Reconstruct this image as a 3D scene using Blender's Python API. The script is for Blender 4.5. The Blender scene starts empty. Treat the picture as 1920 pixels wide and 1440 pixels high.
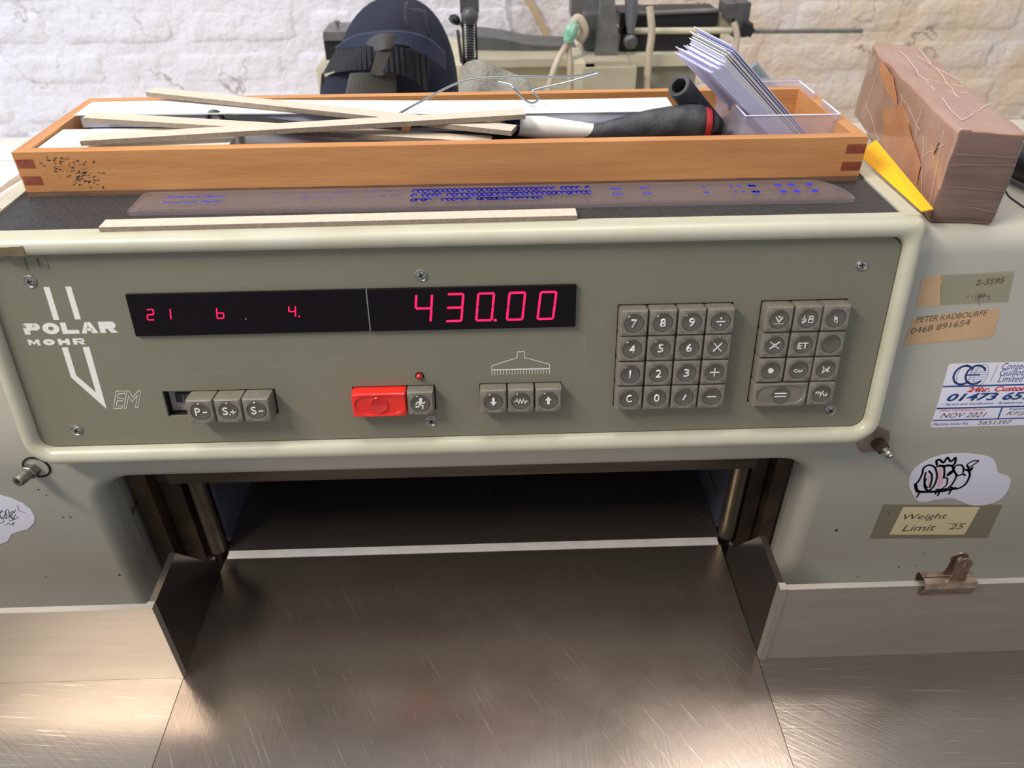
import bpy, bmesh, math, random
import numpy as np
from mathutils import Matrix, Vector, noise
random.seed(7)
SC = bpy.context.scene
COL = SC.collection
MM = 0.001

# ---------------------------------------------------------------- camera
FPX = 1434.6
CAM = Vector((0, -432, 510))
def cam_axes():
    p, y, r = (math.radians(a) for a in (36.22, 1.366, .603))
    F = Vector((math.sin(y)*math.cos(p), math.cos(y)*math.cos(p), -math.sin(p)))
    R = Vector((math.cos(y), -math.sin(y), 0)); D = F.cross(R)
    return math.cos(r)*R+math.sin(r)*D, -math.sin(r)*R+math.cos(r)*D, F
CR, CD, CF = cam_axes()
cd = bpy.data.cameras.new('camera'); cam = bpy.data.objects.new('camera', cd); COL.objects.link(cam)
m = Matrix.Identity(4)
for i in range(3):
    m[i][0] = CR[i]; m[i][1] = -CD[i]; m[i][2] = -CF[i]; m[i][3] = CAM[i]*MM
cam.matrix_world = m
cd.sensor_width = 36; cd.lens = FPX/1920*36; cd.clip_start = .01; cd.clip_end = 20
cd.dof.use_dof = True; cd.dof.focus_distance = .56; cd.dof.aperture_fstop = 9.0
SC.camera = cam
# ---------------------------------------------------------------- light
W = bpy.data.worlds.new('room_air'); SC.world = W; W.use_nodes = True
W.node_tree.nodes['Background'].inputs[0].default_value = (.80, .86, 1, 1)
W.node_tree.nodes['Background'].inputs[1].default_value = .55
def area(name, loc, target, sx, sy, power, col):
    l = bpy.data.lights.new(name, 'AREA'); l.shape = 'RECTANGLE'; l.size = sx; l.size_y = sy; l.energy = power; l.color = col
    o = bpy.data.objects.new(name, l); COL.objects.link(o); o.location = loc
    o.rotation_euler = (Vector(target)-Vector(loc)).to_track_quat('-Z', 'Y').to_euler()
    return o
area('ceiling_tube_lamp', (-1.15, -.60, 1.65), (0, .1, .2), .8, .2, 34, (1, .93, .84))
area('overhead_fill', (.25, .3, 2.1), (.1, .5, .2), 1.6, .3, 22, (1, .95, .90))  # unseen fill added overhead to brighten tray tops, wall and table
area('window_daylight', (-2.4, .1, 1.1), (-.1, .9, .2), 1.0, 1.0, 24, (.58, .70, 1))
SC.view_settings.view_transform = 'Standard'; SC.view_settings.look = 'None'
SC.view_settings.gamma = 1; SC.view_settings.use_curve_mapping = False
SC.view_settings.exposure = 0.0

# ---------------------------------------------------------------- frames
TILT = math.radians(9.12)
PF = Matrix.Translation((0, -.87, 210)) @ Matrix.Rotation(math.pi/2-TILT, 4, 'X')      # panel frame, mm: x right, y up the panel, z out of it
BF = Matrix.Translation((0, -.87, 210)) @ Matrix.Rotation(math.pi/2-TILT, 4, 'X') @ Matrix.Translation((0, 0, -9.42))   # upper body face
VF = Matrix.Rotation(math.pi/2, 4, 'X')                                                # lower body face y=0
TF = Matrix.Identity(4)
def face_y(z):
    if z <= 138: return 0
    return (z-138)**2/72*math.tan(TILT) if z < 174 else (z-156)*math.tan(TILT)
def ray(x, y): return CR*((x-960)/FPX)+CD*((y-720)/FPX)+CF
def atY(x, y, Y):
    d = ray(x, y); return CAM+d*((Y-CAM.y)/d.y)
def atZ(x, y, Z):
    d = ray(x, y); return CAM+d*((Z-CAM.z)/d.z)

# ---------------------------------------------------------------- materials
def srgb(c):
    return tuple((v/255/12.92 if v/255 <= .04045 else ((v/255+.055)/1.055)**2.4) for v in c)+(1,)
def mat(name, col, rough=.5, metal=0, var=0, vscale=20, vcol=None, bump=0, bscale=200, spots=0, sscale=60, scol=(60, 50, 40), stretch=None,
        emit=0, spec=.5, coat=0, sthr=.66, bdist=.001, rvar=0):
    m = bpy.data.materials.new(name); m.use_nodes = True
    nt = m.node_tree; N = nt.nodes; L = nt.links; b = N['Principled BSDF']
    b.inputs['Base Color'].default_value = srgb(col); b.inputs['Roughness'].default_value = rough
    b.inputs['Metallic'].default_value = metal; b.inputs['Specular IOR Level'].default_value = spec
    if coat: b.inputs['Coat Weight'].default_value = coat
    if emit:
        b.inputs['Emission Color'].default_value = srgb(col); b.inputs['Emission Strength'].default_value = emit
    geo = N.new('ShaderNodeNewGeometry'); vec = geo.outputs['Position']
    if stretch:
        mp = N.new('ShaderNodeMapping'); mp.inputs['Scale'].default_value = stretch[:3]
        if len(stretch) > 3: mp.inputs['Rotation'].default_value = (0, 0, stretch[3])
        L.new(vec, mp.inputs[0]); vec = mp.outputs[0]
    def nz(s, det=6, rg=.6):
        n = N.new('ShaderNodeTexNoise'); n.inputs['Scale'].default_value = s; n.inputs['Detail'].default_value = det
        n.inputs['Roughness'].default_value = rg; L.new(vec, n.inputs['Vector']); return n.outputs['Fac']
    colout = None
    if var:
        r = N.new('ShaderNodeMapRange'); r.inputs[1].default_value = .35; r.inputs[2].default_value = .68; r.inputs[4].default_value = var
        L.new(nz(vscale), r.inputs[0])
        mx = N.new('ShaderNodeMix'); mx.data_type = 'RGBA'; L.new(r.outputs[0], mx.inputs['Factor'])
        mx.inputs['A'].default_value = srgb(col); mx.inputs['B'].default_value = srgb(vcol or [c*.7 for c in col]); colout = mx.outputs['Result']
    if spots:
        r = N.new('ShaderNodeMapRange'); r.inputs[1].default_value = sthr; r.inputs[2].default_value = sthr+.03; r.inputs[4].default_value = spots
        L.new(nz(sscale, 8, .7), r.inputs[0])
        mx = N.new('ShaderNodeMix'); mx.data_type = 'RGBA'; L.new(r.outputs[0], mx.inputs['Factor'])
        if colout: L.new(colout, mx.inputs['A'])
        else: mx.inputs['A'].default_value = srgb(col)
        mx.inputs['B'].default_value = srgb(scol); colout = mx.outputs['Result']
    if colout: L.new(colout, b.inputs['Base Color'])
    if rvar:
        r = N.new('ShaderNodeMapRange'); r.inputs[1].default_value = .3; r.inputs[2].default_value = .7
        r.inputs[3].default_value = rough-rvar; r.inputs[4].default_value = rough+rvar
        L.new(nz(vscale*2+3), r.inputs[0]); L.new(r.outputs[0], b.inputs['Roughness'])
    if bump:
        bp = N.new('ShaderNodeBump'); bp.inputs['Strength'].default_value = bump; bp.inputs['Distance'].default_value = bdist
        L.new(nz(bscale, 4), bp.inputs['Height']); L.new(bp.outputs[0], b.inputs['Normal'])
    return m
def clear(name, tint=(1, 1, 1), haze=.08, rough=.12, milky=(235, 235, 245)):
    m = bpy.data.materials.new(name); m.use_nodes = True; nt = m.node_tree; N = nt.nodes; L = nt.links
    N.remove(N['Principled BSDF']); out = N['Material Output']
    t = N.new('ShaderNodeBsdfTransparent'); t.inputs[0].default_value = (*tint, 1)
    g = N.new('ShaderNodeBsdfGlossy'); g.inputs['Roughness'].default_value = rough
    d = N.new('ShaderNodeBsdfDiffuse'); d.inputs[0].default_value = srgb(milky)
    lw = N.new('ShaderNodeLayerWeight'); lw.inputs[0].default_value = .5; pw = N.new('ShaderNodeMath'); pw.operation = 'POWER'; L.new(lw.outputs['Facing'], pw.inputs[0]); pw.inputs[1].default_value = 3.5
    f = N.new('ShaderNodeMath'); f.operation = 'MULTIPLY_ADD'; L.new(pw.outputs[0], f.inputs[0]); f.inputs[1].default_value = .8; f.inputs[2].default_value = .04
    a = N.new('ShaderNodeMixShader'); a.inputs[0].default_value = haze; L.new(t.outputs[0], a.inputs[1]); L.new(d.outputs[0], a.inputs[2])
    c = N.new('ShaderNodeMixShader'); L.new(f.outputs[0], c.inputs[0]); L.new(a.outputs[0], c.inputs[1]); L.new(g.outputs[0], c.inputs[2])
    L.new(c.outputs[0], out.inputs[0]); return m

M_body = mat('body_paint', (180, 175, 160), .38, var=.35, vscale=7, vcol=(166, 160, 145), bump=.12, bscale=90, spots=.7, sscale=42, sthr=.74, scol=(95, 85, 70), rvar=.06)
M_panel = mat('panel_paint', (118, 115, 96), .42, var=.4, vscale=14, vcol=(128, 124, 106), bump=.1, bscale=900, spots=.35, sscale=160, sthr=.70, scol=(160, 156, 138), rvar=.05)
M_bezel = mat('bezel_paint', (191, 188, 167), .36, var=.5, vscale=22, vcol=(176, 168, 138), bump=.1, bscale=120, spots=.8, sscale=60, sthr=.70, scol=(120, 100, 72), rvar=.06)
M_white = mat('white_print', (226, 224, 214), .5)
M_seam = mat('dark_gap', (14, 13, 12), .8)
M_key = mat('key_plastic', (112, 106, 94), .33, var=.5, vscale=120, vcol=(132, 126, 112), bump=.25, bscale=700)
M_lens = mat('key_lens_plastic', (82, 77, 66), .18, var=.4, vscale=200, vcol=(98, 92, 80), coat=.5)
M_legend = mat('key_legend_print', (226, 224, 214), .4)
M_red = mat('red_key_plastic', (226, 42, 28), .3, var=.3, vscale=90, vcol=(205, 34, 24), coat=.3)
M_redlens = mat('red_lens_plastic', (200, 36, 30), .15, coat=.6)
M_glass = mat('display_window', (12, 4, 8), .1, var=.6, vscale=300, vcol=(18, 7, 12), spots=.5, sscale=900, sthr=.70, scol=(80, 66, 72), spec=.18)
M_led = mat('led_glow', (255, 16, 74), .4, emit=1.7)
M_ledlamp = mat('red_lamp_lens', (170, 16, 20), .12, coat=.8)
M_steel = mat('screw_steel', (190, 186, 175), .28, .9, var=.5, vscale=300, vcol=(90, 80, 66))
M_zinc = mat('zinc_fitting', (165, 163, 152), .35, .85, var=.5, vscale=200, vcol=(110, 105, 92))
M_black = mat('black_plastic', (24, 24, 26), .45, var=.4, vscale=80, vcol=(44, 44, 46), bump=.2)
M_iron = mat('grimy_iron', (60, 50, 42), .5, .5, var=.8, vscale=26, vcol=(104, 84, 62), bump=.4, bscale=120)
M_knife = mat('clamp_steel', (120, 108, 96), .3, .8, var=.5, vscale=14, vcol=(70, 60, 50), stretch=(1, 10, 10))
M_plate = mat('guide_plate_steel', (118, 122, 134), .35, .6, var=.5, vscale=30)
M_post = mat('guide_post_steel', (112, 104, 86), .35, .7, var=.6, vscale=40, vcol=(80, 70, 54))
M_stick = mat('cutting_stick_plastic', (214, 205, 200), .5, var=.3, vscale=50)
M_mat = mat('black_leathercloth', (42, 41, 41), .48, bump=1, bscale=420, var=.5, vscale=300, vcol=(66, 64, 62), bdist=.0015)
M_alu = mat('fence_aluminium', (192, 184, 172), .34, .75, var=.5, vscale=10, vcol=(170, 160, 150), bump=.08, bscale=300, stretch=(1, 8, 8), rvar=.05)
M_wood = mat('tray_beech', (200, 144, 90), .5, spec=.3, var=.8, vscale=40, vcol=(180, 120, 70), bump=.25, bscale=300, stretch=(.25, 2.5, 2.5), spots=.55, sscale=70, sthr=.68, scol=(112, 72, 44))
M_woodside = mat('tray_beech_side', (200, 144, 90), .45, var=.7, vscale=30, vcol=(170, 104, 50), bump=.15, bscale=200, stretch=(2.5, .25, 2.5), spots=.6, sscale=50, scol=(110, 70, 40))
M_finger = mat('joint_stain', (120, 52, 38), .5, var=.6, vscale=120, vcol=(160, 84, 50), spots=.5, sscale=150, sthr=.6, scol=(190, 120, 66))
M_ply = mat('tray_base_ply', (134, 98, 74), .7, var=.8, vscale=120, vcol=(88, 64, 52), stretch=(.3, 2, 6))
M_grey = mat('greyboard', (212, 197, 178), .85, var=.6, vscale=300, vcol=(192, 174, 150), bump=.5, bscale=900)
M_greyedge = mat('greyboard_cut_edge', (150, 136, 120), .9, var=.6, vscale=300, vcol=(122, 108, 92), bump=.5, bscale=700)
M_paper = mat('white_paper', (238, 236, 230), .7, var=.2, vscale=60, vcol=(222, 220, 218))
M_paperedge = mat('paper_edges', (196, 196, 208), .8, var=.8, vscale=200, vcol=(160, 160, 176), stretch=(.05, .05, 6))
M_foam = mat('white_card_block', (240, 237, 226), .7, var=.2, vscale=30)
M_tape = mat('brown_parcel_tape', (176, 140, 122), .3, var=.9, vscale=26, vcol=(160, 118, 92), bump=.5, bscale=55, coat=.5, spots=.6, sscale=120, sthr=.69, scol=(224, 206, 198), stretch=(2.2, .7, .7), bdist=.0012, rvar=.1)
M_tapef = mat('brown_tape_end', (122, 96, 82), .35, var=.9, vscale=34, vcol=(98, 74, 60), bump=.5, bscale=45, coat=.4, spots=.5, sscale=100, sthr=.72, scol=(176, 156, 140), stretch=(.4, .4, 3), bdist=.001)
M_crease = mat('tape_crease', (226, 206, 190), .35)
M_kraft = mat('orange_tape_patch', (206, 138, 84), .3, var=.8, vscale=60, vcol=(180, 118, 84), coat=.5, bump=.4, bscale=80, stretch=(1, .5, 1))
M_yellow = mat('yellow_card', (250, 182, 14), .5)
M_clear = clear('clear_acrylic', (.96, .96, .97), .11, .12, (196, 188, 194))
M_poly = clear('frosted_polypropylene', (.95, .95, .98), .26, .2, (225, 222, 236))
M_sello = clear('clear_tape', (.98, .975, .93), .14, .2, (176, 168, 132))
M_blue = mat('blue_ink', (34, 46, 196), .4)
M_ink = mat('black_ink', (36, 34, 38), .5)
M_pen = mat('pen_ink', (92, 78, 62), .5)
M_navyink = mat('navy_ink', (40, 72, 132), .4)
M_redink = mat('red_ink', (206, 44, 50), .4)
M_pinkink = mat('pink_ink', (240, 190, 196), .4)
M_sticker = mat('sticker_vinyl', (232, 228, 238), .4)
M_kraftlab = mat('kraft_label', (202, 166, 124), .5, var=.5, vscale=40, vcol=(186, 146, 104))
M_note = mat('cream_note', (232, 216, 172), .7)
M_rubber = mat('worn_black_rubber', (46, 47, 50), .65, var=.7, vscale=90, vcol=(84, 86, 88), bump=.6, bscale=300)
M_redgrip = mat('red_grip_collar', (196, 50, 54), .45)
M_wire = mat('steel_wire', (160, 166, 166), .28, .95)
M_navy = mat('navy_neoprene', (27, 31, 50), .8, var=.4, vscale=40, vcol=(20, 23, 38), bump=.3, bscale=700)
M_navyglass = mat('navy_plastic', (24, 28, 78), .15, coat=.5)
M_strap = mat('ribbed_black_webbing', (22, 22, 26), .7)
M_buckle = mat('charcoal_rubber', (82, 79, 73), .5, var=.3, vscale=30)
M_wall = mat('wall_paint', (214, 212, 217), .85, var=.5, vscale=9, vcol=(200, 195, 196), bump=1, bscale=34, spots=.6, sscale=26, sthr=.70, scol=(150, 128, 108), bdist=.009)
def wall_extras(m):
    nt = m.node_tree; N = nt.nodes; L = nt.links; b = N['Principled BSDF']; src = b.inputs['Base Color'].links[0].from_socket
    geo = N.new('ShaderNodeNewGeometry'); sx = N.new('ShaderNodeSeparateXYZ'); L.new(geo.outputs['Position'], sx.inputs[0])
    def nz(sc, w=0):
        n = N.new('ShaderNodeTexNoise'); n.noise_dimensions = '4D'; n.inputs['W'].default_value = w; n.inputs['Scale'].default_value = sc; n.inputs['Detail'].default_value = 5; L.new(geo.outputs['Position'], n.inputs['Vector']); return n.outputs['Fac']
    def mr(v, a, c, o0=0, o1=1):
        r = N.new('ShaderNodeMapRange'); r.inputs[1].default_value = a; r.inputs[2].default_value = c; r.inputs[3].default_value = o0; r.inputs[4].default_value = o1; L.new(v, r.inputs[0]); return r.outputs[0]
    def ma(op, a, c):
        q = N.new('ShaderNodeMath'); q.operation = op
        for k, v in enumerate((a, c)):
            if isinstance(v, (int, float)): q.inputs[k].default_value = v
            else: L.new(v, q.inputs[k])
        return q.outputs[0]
    tan_mask = mr(ma('ADD', sx.outputs['X'], ma('MULTIPLY', nz(5), .5)), .2, .62)         # tan tint growing towards +X, broken up by noise
    tan_mask = ma('MULTIPLY', tan_mask, mr(nz(11, 3), .25, .6, .35, .95))
    mx = N.new('ShaderNodeMix'); mx.data_type = 'RGBA'; L.new(tan_mask, mx.inputs['Factor']); L.new(src, mx.inputs['A']); mx.inputs['B'].default_value = srgb((204, 184, 158))
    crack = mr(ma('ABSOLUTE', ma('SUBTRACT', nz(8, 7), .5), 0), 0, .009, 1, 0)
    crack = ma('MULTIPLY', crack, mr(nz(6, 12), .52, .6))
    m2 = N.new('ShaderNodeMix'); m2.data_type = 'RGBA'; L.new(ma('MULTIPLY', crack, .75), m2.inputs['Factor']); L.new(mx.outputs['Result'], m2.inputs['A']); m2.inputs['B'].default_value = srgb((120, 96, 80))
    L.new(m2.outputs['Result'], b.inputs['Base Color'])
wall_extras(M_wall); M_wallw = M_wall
M_beige = mat('beige_machine_paint', (176, 168, 144), .5, var=.5, vscale=20, vcol=(150, 140, 118))
M_cream = mat('cream_machine_paint', (200, 192, 164), .5, var=.3, vscale=20)
M_dgrey = mat('dark_grey_casting', (74, 74, 74), .45, .2, var=.6, vscale=30, vcol=(110, 108, 106), bump=.3)
M_hammer = mat('hammered_grey_paint', (98, 96, 94), .4, .2, var=.6, vscale=60, vcol=(128, 126, 124), bump=.4, bscale=250)
M_cable = mat('cream_cable', (196, 180, 156), .6, var=.4, vscale=30)
M_green = mat('green_tape', (70, 160, 120), .5, var=.7, vscale=80, vcol=(200, 220, 205))
M_cloth = mat('white_gauze', (206, 203, 192), .9, var=.6, vscale=260, vcol=(160, 156, 144), bump=1, bscale=420, bdist=.002)
M_bench = mat('whitewashed_board', (236, 230, 216), .6, var=.7, vscale=24, vcol=(212, 200, 180), stretch=(.2, 3, 3))
M_pink = mat('pink_rod', (226, 200, 190), .5)
M_clip = mat('clip_steel', (176, 150, 128), .3, .85, var=.7, vscale=120, vcol=(110, 92, 74))
M_rust = mat('rust_chip', (150, 86, 34), .8, var=.8, vscale=120, vcol=(96, 62, 36))
M_grime = mat('ink_grime', (86, 76, 52), .7, var=.7, vscale=120, vcol=(120, 108, 84))
M_scuff = mat('dark_dent', (74, 56, 44), .7)

def steel_table(name, base, rot, seed):
    m = bpy.data.materials.new(name); m.use_nodes = True; nt = m.node_tree; N = nt.nodes; L = nt.links; b = N['Principled BSDF']
    geo = N.new('ShaderNodeNewGeometry')
    def layer(rz, sc, s):
        r = N.new('ShaderNodeMapping'); r.vector_type = 'POINT'; r.inputs['Rotation'].default_value = (0, 0, rz); r.inputs['Location'].default_value = (s, s, 0)
        L.new(geo.outputs['Position'], r.inputs[0])
        p = N.new('ShaderNodeMapping'); p.inputs['Scale'].default_value = sc; L.new(r.outputs[0], p.inputs[0])
        n = N.new('ShaderNodeTexNoise'); n.inputs['Scale'].default_value = 1; n.inputs['Detail'].default_value = 5; n.inputs['Roughness'].default_value = .7
        L.new(p.outputs[0], n.inputs['Vector']); return n.outputs['Fac']
    a = layer(rot, (14, 700, 1), seed); c = layer(rot+.5, (10, 420, 1), seed+3); d = layer(0, (6, 7, 1), seed+5)
    mx = N.new('ShaderNodeMath'); mx.operation = 'MULTIPLY_ADD'; L.new(a, mx.inputs[0]); mx.inputs[1].default_value = .6; L.new(c, mx.inputs[2])
    bp = N.new('ShaderNodeBump'); bp.inputs['Strength'].default_value = .14; bp.inputs['Distance'].default_value = .0006; L.new(mx.outputs[0], bp.inputs['Height'])
    L.new(bp.outputs[0], b.inputs['Normal'])
    r = N.new('ShaderNodeMapRange'); r.inputs[1].default_value = .35; r.inputs[2].default_value = .7; L.new(d, r.inputs[0])
    r.inputs[3].default_value = .17; r.inputs[4].default_value = .27; L.new(r.outputs[0], b.inputs['Roughness'])
    r2 = N.new('ShaderNodeMapRange'); r2.inputs[1].default_value = .60; r2.inputs[2].default_value = .74; r2.inputs[4].default_value = .9; L.new(a, r2.inputs[0])
    k = N.new('ShaderNodeMix'); k.data_type = 'RGBA'; L.new(r2.outputs[0], k.inputs['Factor'])
    k.inputs['A'].default_value = srgb(base); k.inputs['B'].default_value = srgb([min(255, v*1.55) for v in base]); L.new(k.outputs['Result'], b.inputs['Base Color'])
    b.inputs['Metallic'].default_value = .9; return m
M_tabc = steel_table('centre_table_steel', (158, 144, 132), 1.05, 0)
M_tabl = steel_table('left_table_steel', (166, 156, 144), .1, 7)
M_tabr = steel_table('right_table_steel', (150, 138, 126), .05, 11)
# web texture for straps and gauze
def add_wave(m, sc, axis='X', dist=.002):
    nt = m.node_tree; N = nt.nodes; L = nt.links; w = N.new('ShaderNodeTexWave'); w.inputs['Scale'].default_value = sc; w.bands_direction = axis
    tc = N.new('ShaderNodeTexCoord'); L.new(tc.outputs['Object'], w.inputs['Vector'])
    b = N.new('ShaderNodeBump'); b.inputs['Distance'].default_value = dist; b.inputs['Strength'].default_value = 1; L.new(w.outputs['Fac'], b.inputs['Height'])
    L.new(b.outputs[0], N['Principled BSDF'].inputs['Normal'])
add_wave(M_strap, 55, 'X', .003)

# ---------------------------------------------------------------- builders
def thing(name, label, cat, loc=(0, 0, 0), group=None):
    o = bpy.data.objects.new(name, None); COL.objects.link(o); o.location = Vector(loc)*MM; o.empty_display_size = .02
    o['label'] = label; o['category'] = cat; o['wm'] = 0
    del o['wm']
    if group: o['group'] = group
    return o
def worldmat(o):
    m = o.matrix_basis.copy()
    if o.parent: m = worldmat(o.parent) @ m
    return m
def fin(me, smooth):
    if smooth:
        for p in me.polygons: p.use_smooth = True
        try: me.set_sharp_from_angle(angle=math.radians(38))
        except Exception: pass
def obj(name, bm, mt, parent=None, frame=None, smooth=False, bevel=0, seg=2, kind=None, label=None, cat=None, group=None):
    """bm in mm, in world space or in the given frame"""
    if bevel:
        bmesh.ops.bevel(bm, geom=[e for e in bm.edges if len(e.link_faces) == 2 and e.calc_face_angle(0) > .6], offset=bevel, segments=seg, profile=.5, affect='EDGES', clamp_overlap=True)
    if frame is BF:
        for yy in (-35, -42, -48, -54, -60, -66):
            bmesh.ops.bisect_plane(bm, geom=bm.verts[:]+bm.edges[:]+bm.faces[:], plane_co=(0, yy, 0), plane_no=(0, 1, 0))
        for v in bm.verts:
            w_ = v.co.z; p_ = BF @ Vector((v.co.x, v.co.y, 0)); v.co = Vector((p_.x, face_y(p_.z)-w_, p_.z))
    elif frame is not None: bmesh.ops.transform(bm, matrix=frame, verts=bm.verts)
    bmesh.ops.recalc_face_normals(bm, faces=bm.faces)
    bmesh.ops.scale(bm, vec=(MM,)*3, verts=bm.verts)
    me = bpy.data.meshes.new(name)
    if parent is None:
        cs = [v.co for v in bm.verts]
        c = Vector(((min(v.x for v in cs)+max(v.x for v in cs))/2, (min(v.y for v in cs)+max(v.y for v in cs))/2, min(v.z for v in cs)))
    else: c = worldmat(parent).translation
    bmesh.ops.translate(bm, vec=-c, verts=bm.verts)
    bm.to_mesh(me); bm.free(); me.materials.append(mt) if not isinstance(mt, list) else [me.materials.append(q) for q in mt]
    fin(me, smooth)
    o = bpy.data.objects.new(name, me); COL.objects.link(o)
    if parent is None: o.location = c
    else: o.parent = parent
    if kind: o['kind'] = kind
    if label: o['label'] = label
    if cat: o['category'] = cat
    if group: o['group'] = group
    return o
def NB(): return bmesh.new()
def box(bm, x0, x1, y0, y1, z0, z1, mt=0, T=None):
    vs = [bm.verts.new((x, y, z)) for z in (z0, z1) for y in (y0, y1) for x in (x0, x1)]
    if T is not None:
        for v in vs: v.co = T @ v.co
    for f in ((0, 2, 3, 1), (4, 5, 7, 6), (0, 1, 5, 4), (2, 6, 7, 3), (0, 4, 6, 2), (1, 3, 7, 5)):
        bm.faces.new([vs[i] for i in f]).material_index = mt
    return vs
def prism(bm, pts, a, b, T=None, mt=0):
    """polygon pts (x,y) extruded along z a..b"""
    lo = [bm.verts.new((p[0], p[1], a)) for p in pts]; hi = [bm.verts.new((p[0], p[1], b)) for p in pts]
    if T is not None:
        for v in lo+hi: v.co = T @ v.co
    n = len(pts)
    bm.faces.new(lo[::-1]).material_index = mt; bm.faces.new(hi).material_index = mt
    for i in range(n): bm.faces.new((lo[i], lo[(i+1) % n], hi[(i+1) % n], hi[i])).material_index = mt
def flat(bm, pts, w=0):
    bm.faces.new([bm.verts.new((p[0], p[1], w)) for p in pts])
def loft(bm, loops, cap0=True, cap1=True, closed=True):
    rows = [[bm.verts.new(p) for p in l] for l in loops]; n = len(rows[0])
    for a, b in zip(rows, rows[1:]):
        for i in range(n if closed else n-1): bm.faces.new((a[i], a[(i+1) % n], b[(i+1) % n], b[i]))
    if cap0: bm.faces.new(rows[0][::-1])
    if cap1: bm.faces.new(rows[-1])
def tube(bm, pts, r, n=10, cap=True):
    pts = [Vector(p) for p in pts]; rs = r if isinstance(r, (list, tuple)) else [r]*len(pts)
    up = None; loops = []
    for i, p in enumerate(pts):
        t = (pts[min(i+1, len(pts)-1)]-pts[max(i-1, 0)]).normalized()
        if up is None:
            up = Vector((0, 0, 1)) if abs(t.z) < .9 else Vector((1, 0, 0))
        a = t.cross(up).normalized(); up = a.cross(t).normalized()
        loops.append([p+(a*math.cos(k*2*math.pi/n)+up*math.sin(k*2*math.pi/n))*rs[i] for k in range(n)])
    loft(bm, loops, cap, cap)
def smooth_path(pts, k=6):
    pts = [Vector(p) for p in pts]; P = [pts[0]]+pts+[pts[-1]]; out = []
    for i in range(1, len(P)-2):
        for j in range(k):
            t = j/k; a, b, c, d = P[i-1:i+3]
            out.append(.5*((2*b)+(c-a)*t+(2*a-5*b+4*c-d)*t*t+(-a+3*b-3*c+d)*t**3))
    out.append(pts[-1]); return out
def rrect(x0, x1, y0, y1, r, n=5, rt=None):
    out = []; rb = r; rt = r if rt is None else rt
    for cx, cy, a0, r in ((x1-rt, y1-rt, 0, rt), (x0+rt, y1-rt, 90, rt), (x0+rb, y0+rb, 180, rb), (x1-rb, y0+rb, 270, rb)):
        for k in range(n+1):
            a = math.radians(a0+90*k/n); out.append((cx+r*math.cos(a), cy+r*math.sin(a)))
    return out
def circ(r, n=32, cx=0, cy=0, ph=0, ry=None):
    return [(cx+r*math.cos(ph+2*math.pi*k/n), cy+(ry or r)*math.sin(ph+2*math.pi*k/n)) for k in range(n)]
def lathe(bm, prof, n=20, T=None):
    """prof: (r, z)"""
    rows = []
    for r, z in prof:
        rows.append([Vector((max(r, .001)*math.cos(2*math.pi*k/n), max(r, .001)*math.sin(2*math.pi*k/n), z)) for k in range(n)])
    if T is not None: rows = [[T @ v for v in l] for l in rows]
    loft(bm, rows)
def stroke(bm, pts, w, z=0, closed=False, th=.12):
    """thin raised line in the xy plane"""
    n = len(pts)
    for i in range(n if closed else n-1):
        a = Vector(pts[i]).to_2d(); b = Vector(pts[(i+1) % n]).to_2d(); d = b-a
        if d.length < 1e-6: continue
        d.normalize(); q = Vector((-d.y, d.x))*w/2; e = d*w/2*.7
        prism(bm, [a-e-q, b+e-q, b+e+q, a-e+q], z, z+th)
def text_bm(s, x0, x1, y0, y1, shear=0, bold=0, z=0, th=.15, space=1, outline=0, keep=False):
    cu = bpy.data.curves.new('t', 'FONT'); cu.body = s; cu.size = 10; cu.shear = shear; cu.offset = bold; cu.space_character = space; cu.resolution_u = 3
    if outline: cu.fill_mode = 'NONE'; cu.bevel_depth = outline; cu.bevel_resolution = 0
    o = bpy.data.objects.new('t', cu); COL.objects.link(o); bpy.context.view_layer.update()
    me = bpy.data.meshes.new_from_object(o.evaluated_get(bpy.context.evaluated_depsgraph_get()))
    bpy.data.objects.remove(o); bpy.data.curves.remove(cu)
    bm = NB(); bm.from_mesh(me); bpy.data.meshes.remove(me)
    xs = [v.co.x for v in bm.verts]; ys = [v.co.y for v in bm.verts]
    ax, bx, ay, by = min(xs), max(xs), min(ys), max(ys); sx = (x1-x0)/max(bx-ax, 1e-6); sy = (y1-y0)/max(by-ay, 1e-6)
    if keep: sx = sy
    for v in bm.verts:
        v.co = Vector((x0+(v.co.x-ax)*sx, y0+(v.co.y-ay)*sy, z+(v.co.z if outline else 0)*min(sx, sy)*.3))
    if not outline:
        r = bmesh.ops.extrude_face_region(bm, geom=bm.faces[:]); bmesh.ops.translate(bm, vec=(0, 0, th), verts=[e for e in r['geom'] if isinstance(e, bmesh.types.BMVert)])
    return bm
def merge(a, b):
    me = bpy.data.meshes.new('x'); b.to_mesh(me); b.free(); a.from_mesh(me); bpy.data.meshes.remove(me)
def rough_boundary(pts, amp, k=5, seed=0):
    rnd = random.Random(seed); out = []; n = len(pts)
    for i in range(n):
        a = Vector(pts[i]); b = Vector(pts[(i+1) % n])
        for j in range(k): out.append(tuple(a.lerp(b, j/k)+Vector((rnd.uniform(-amp, amp), rnd.uniform(-amp, amp)))))
    return out
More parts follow.
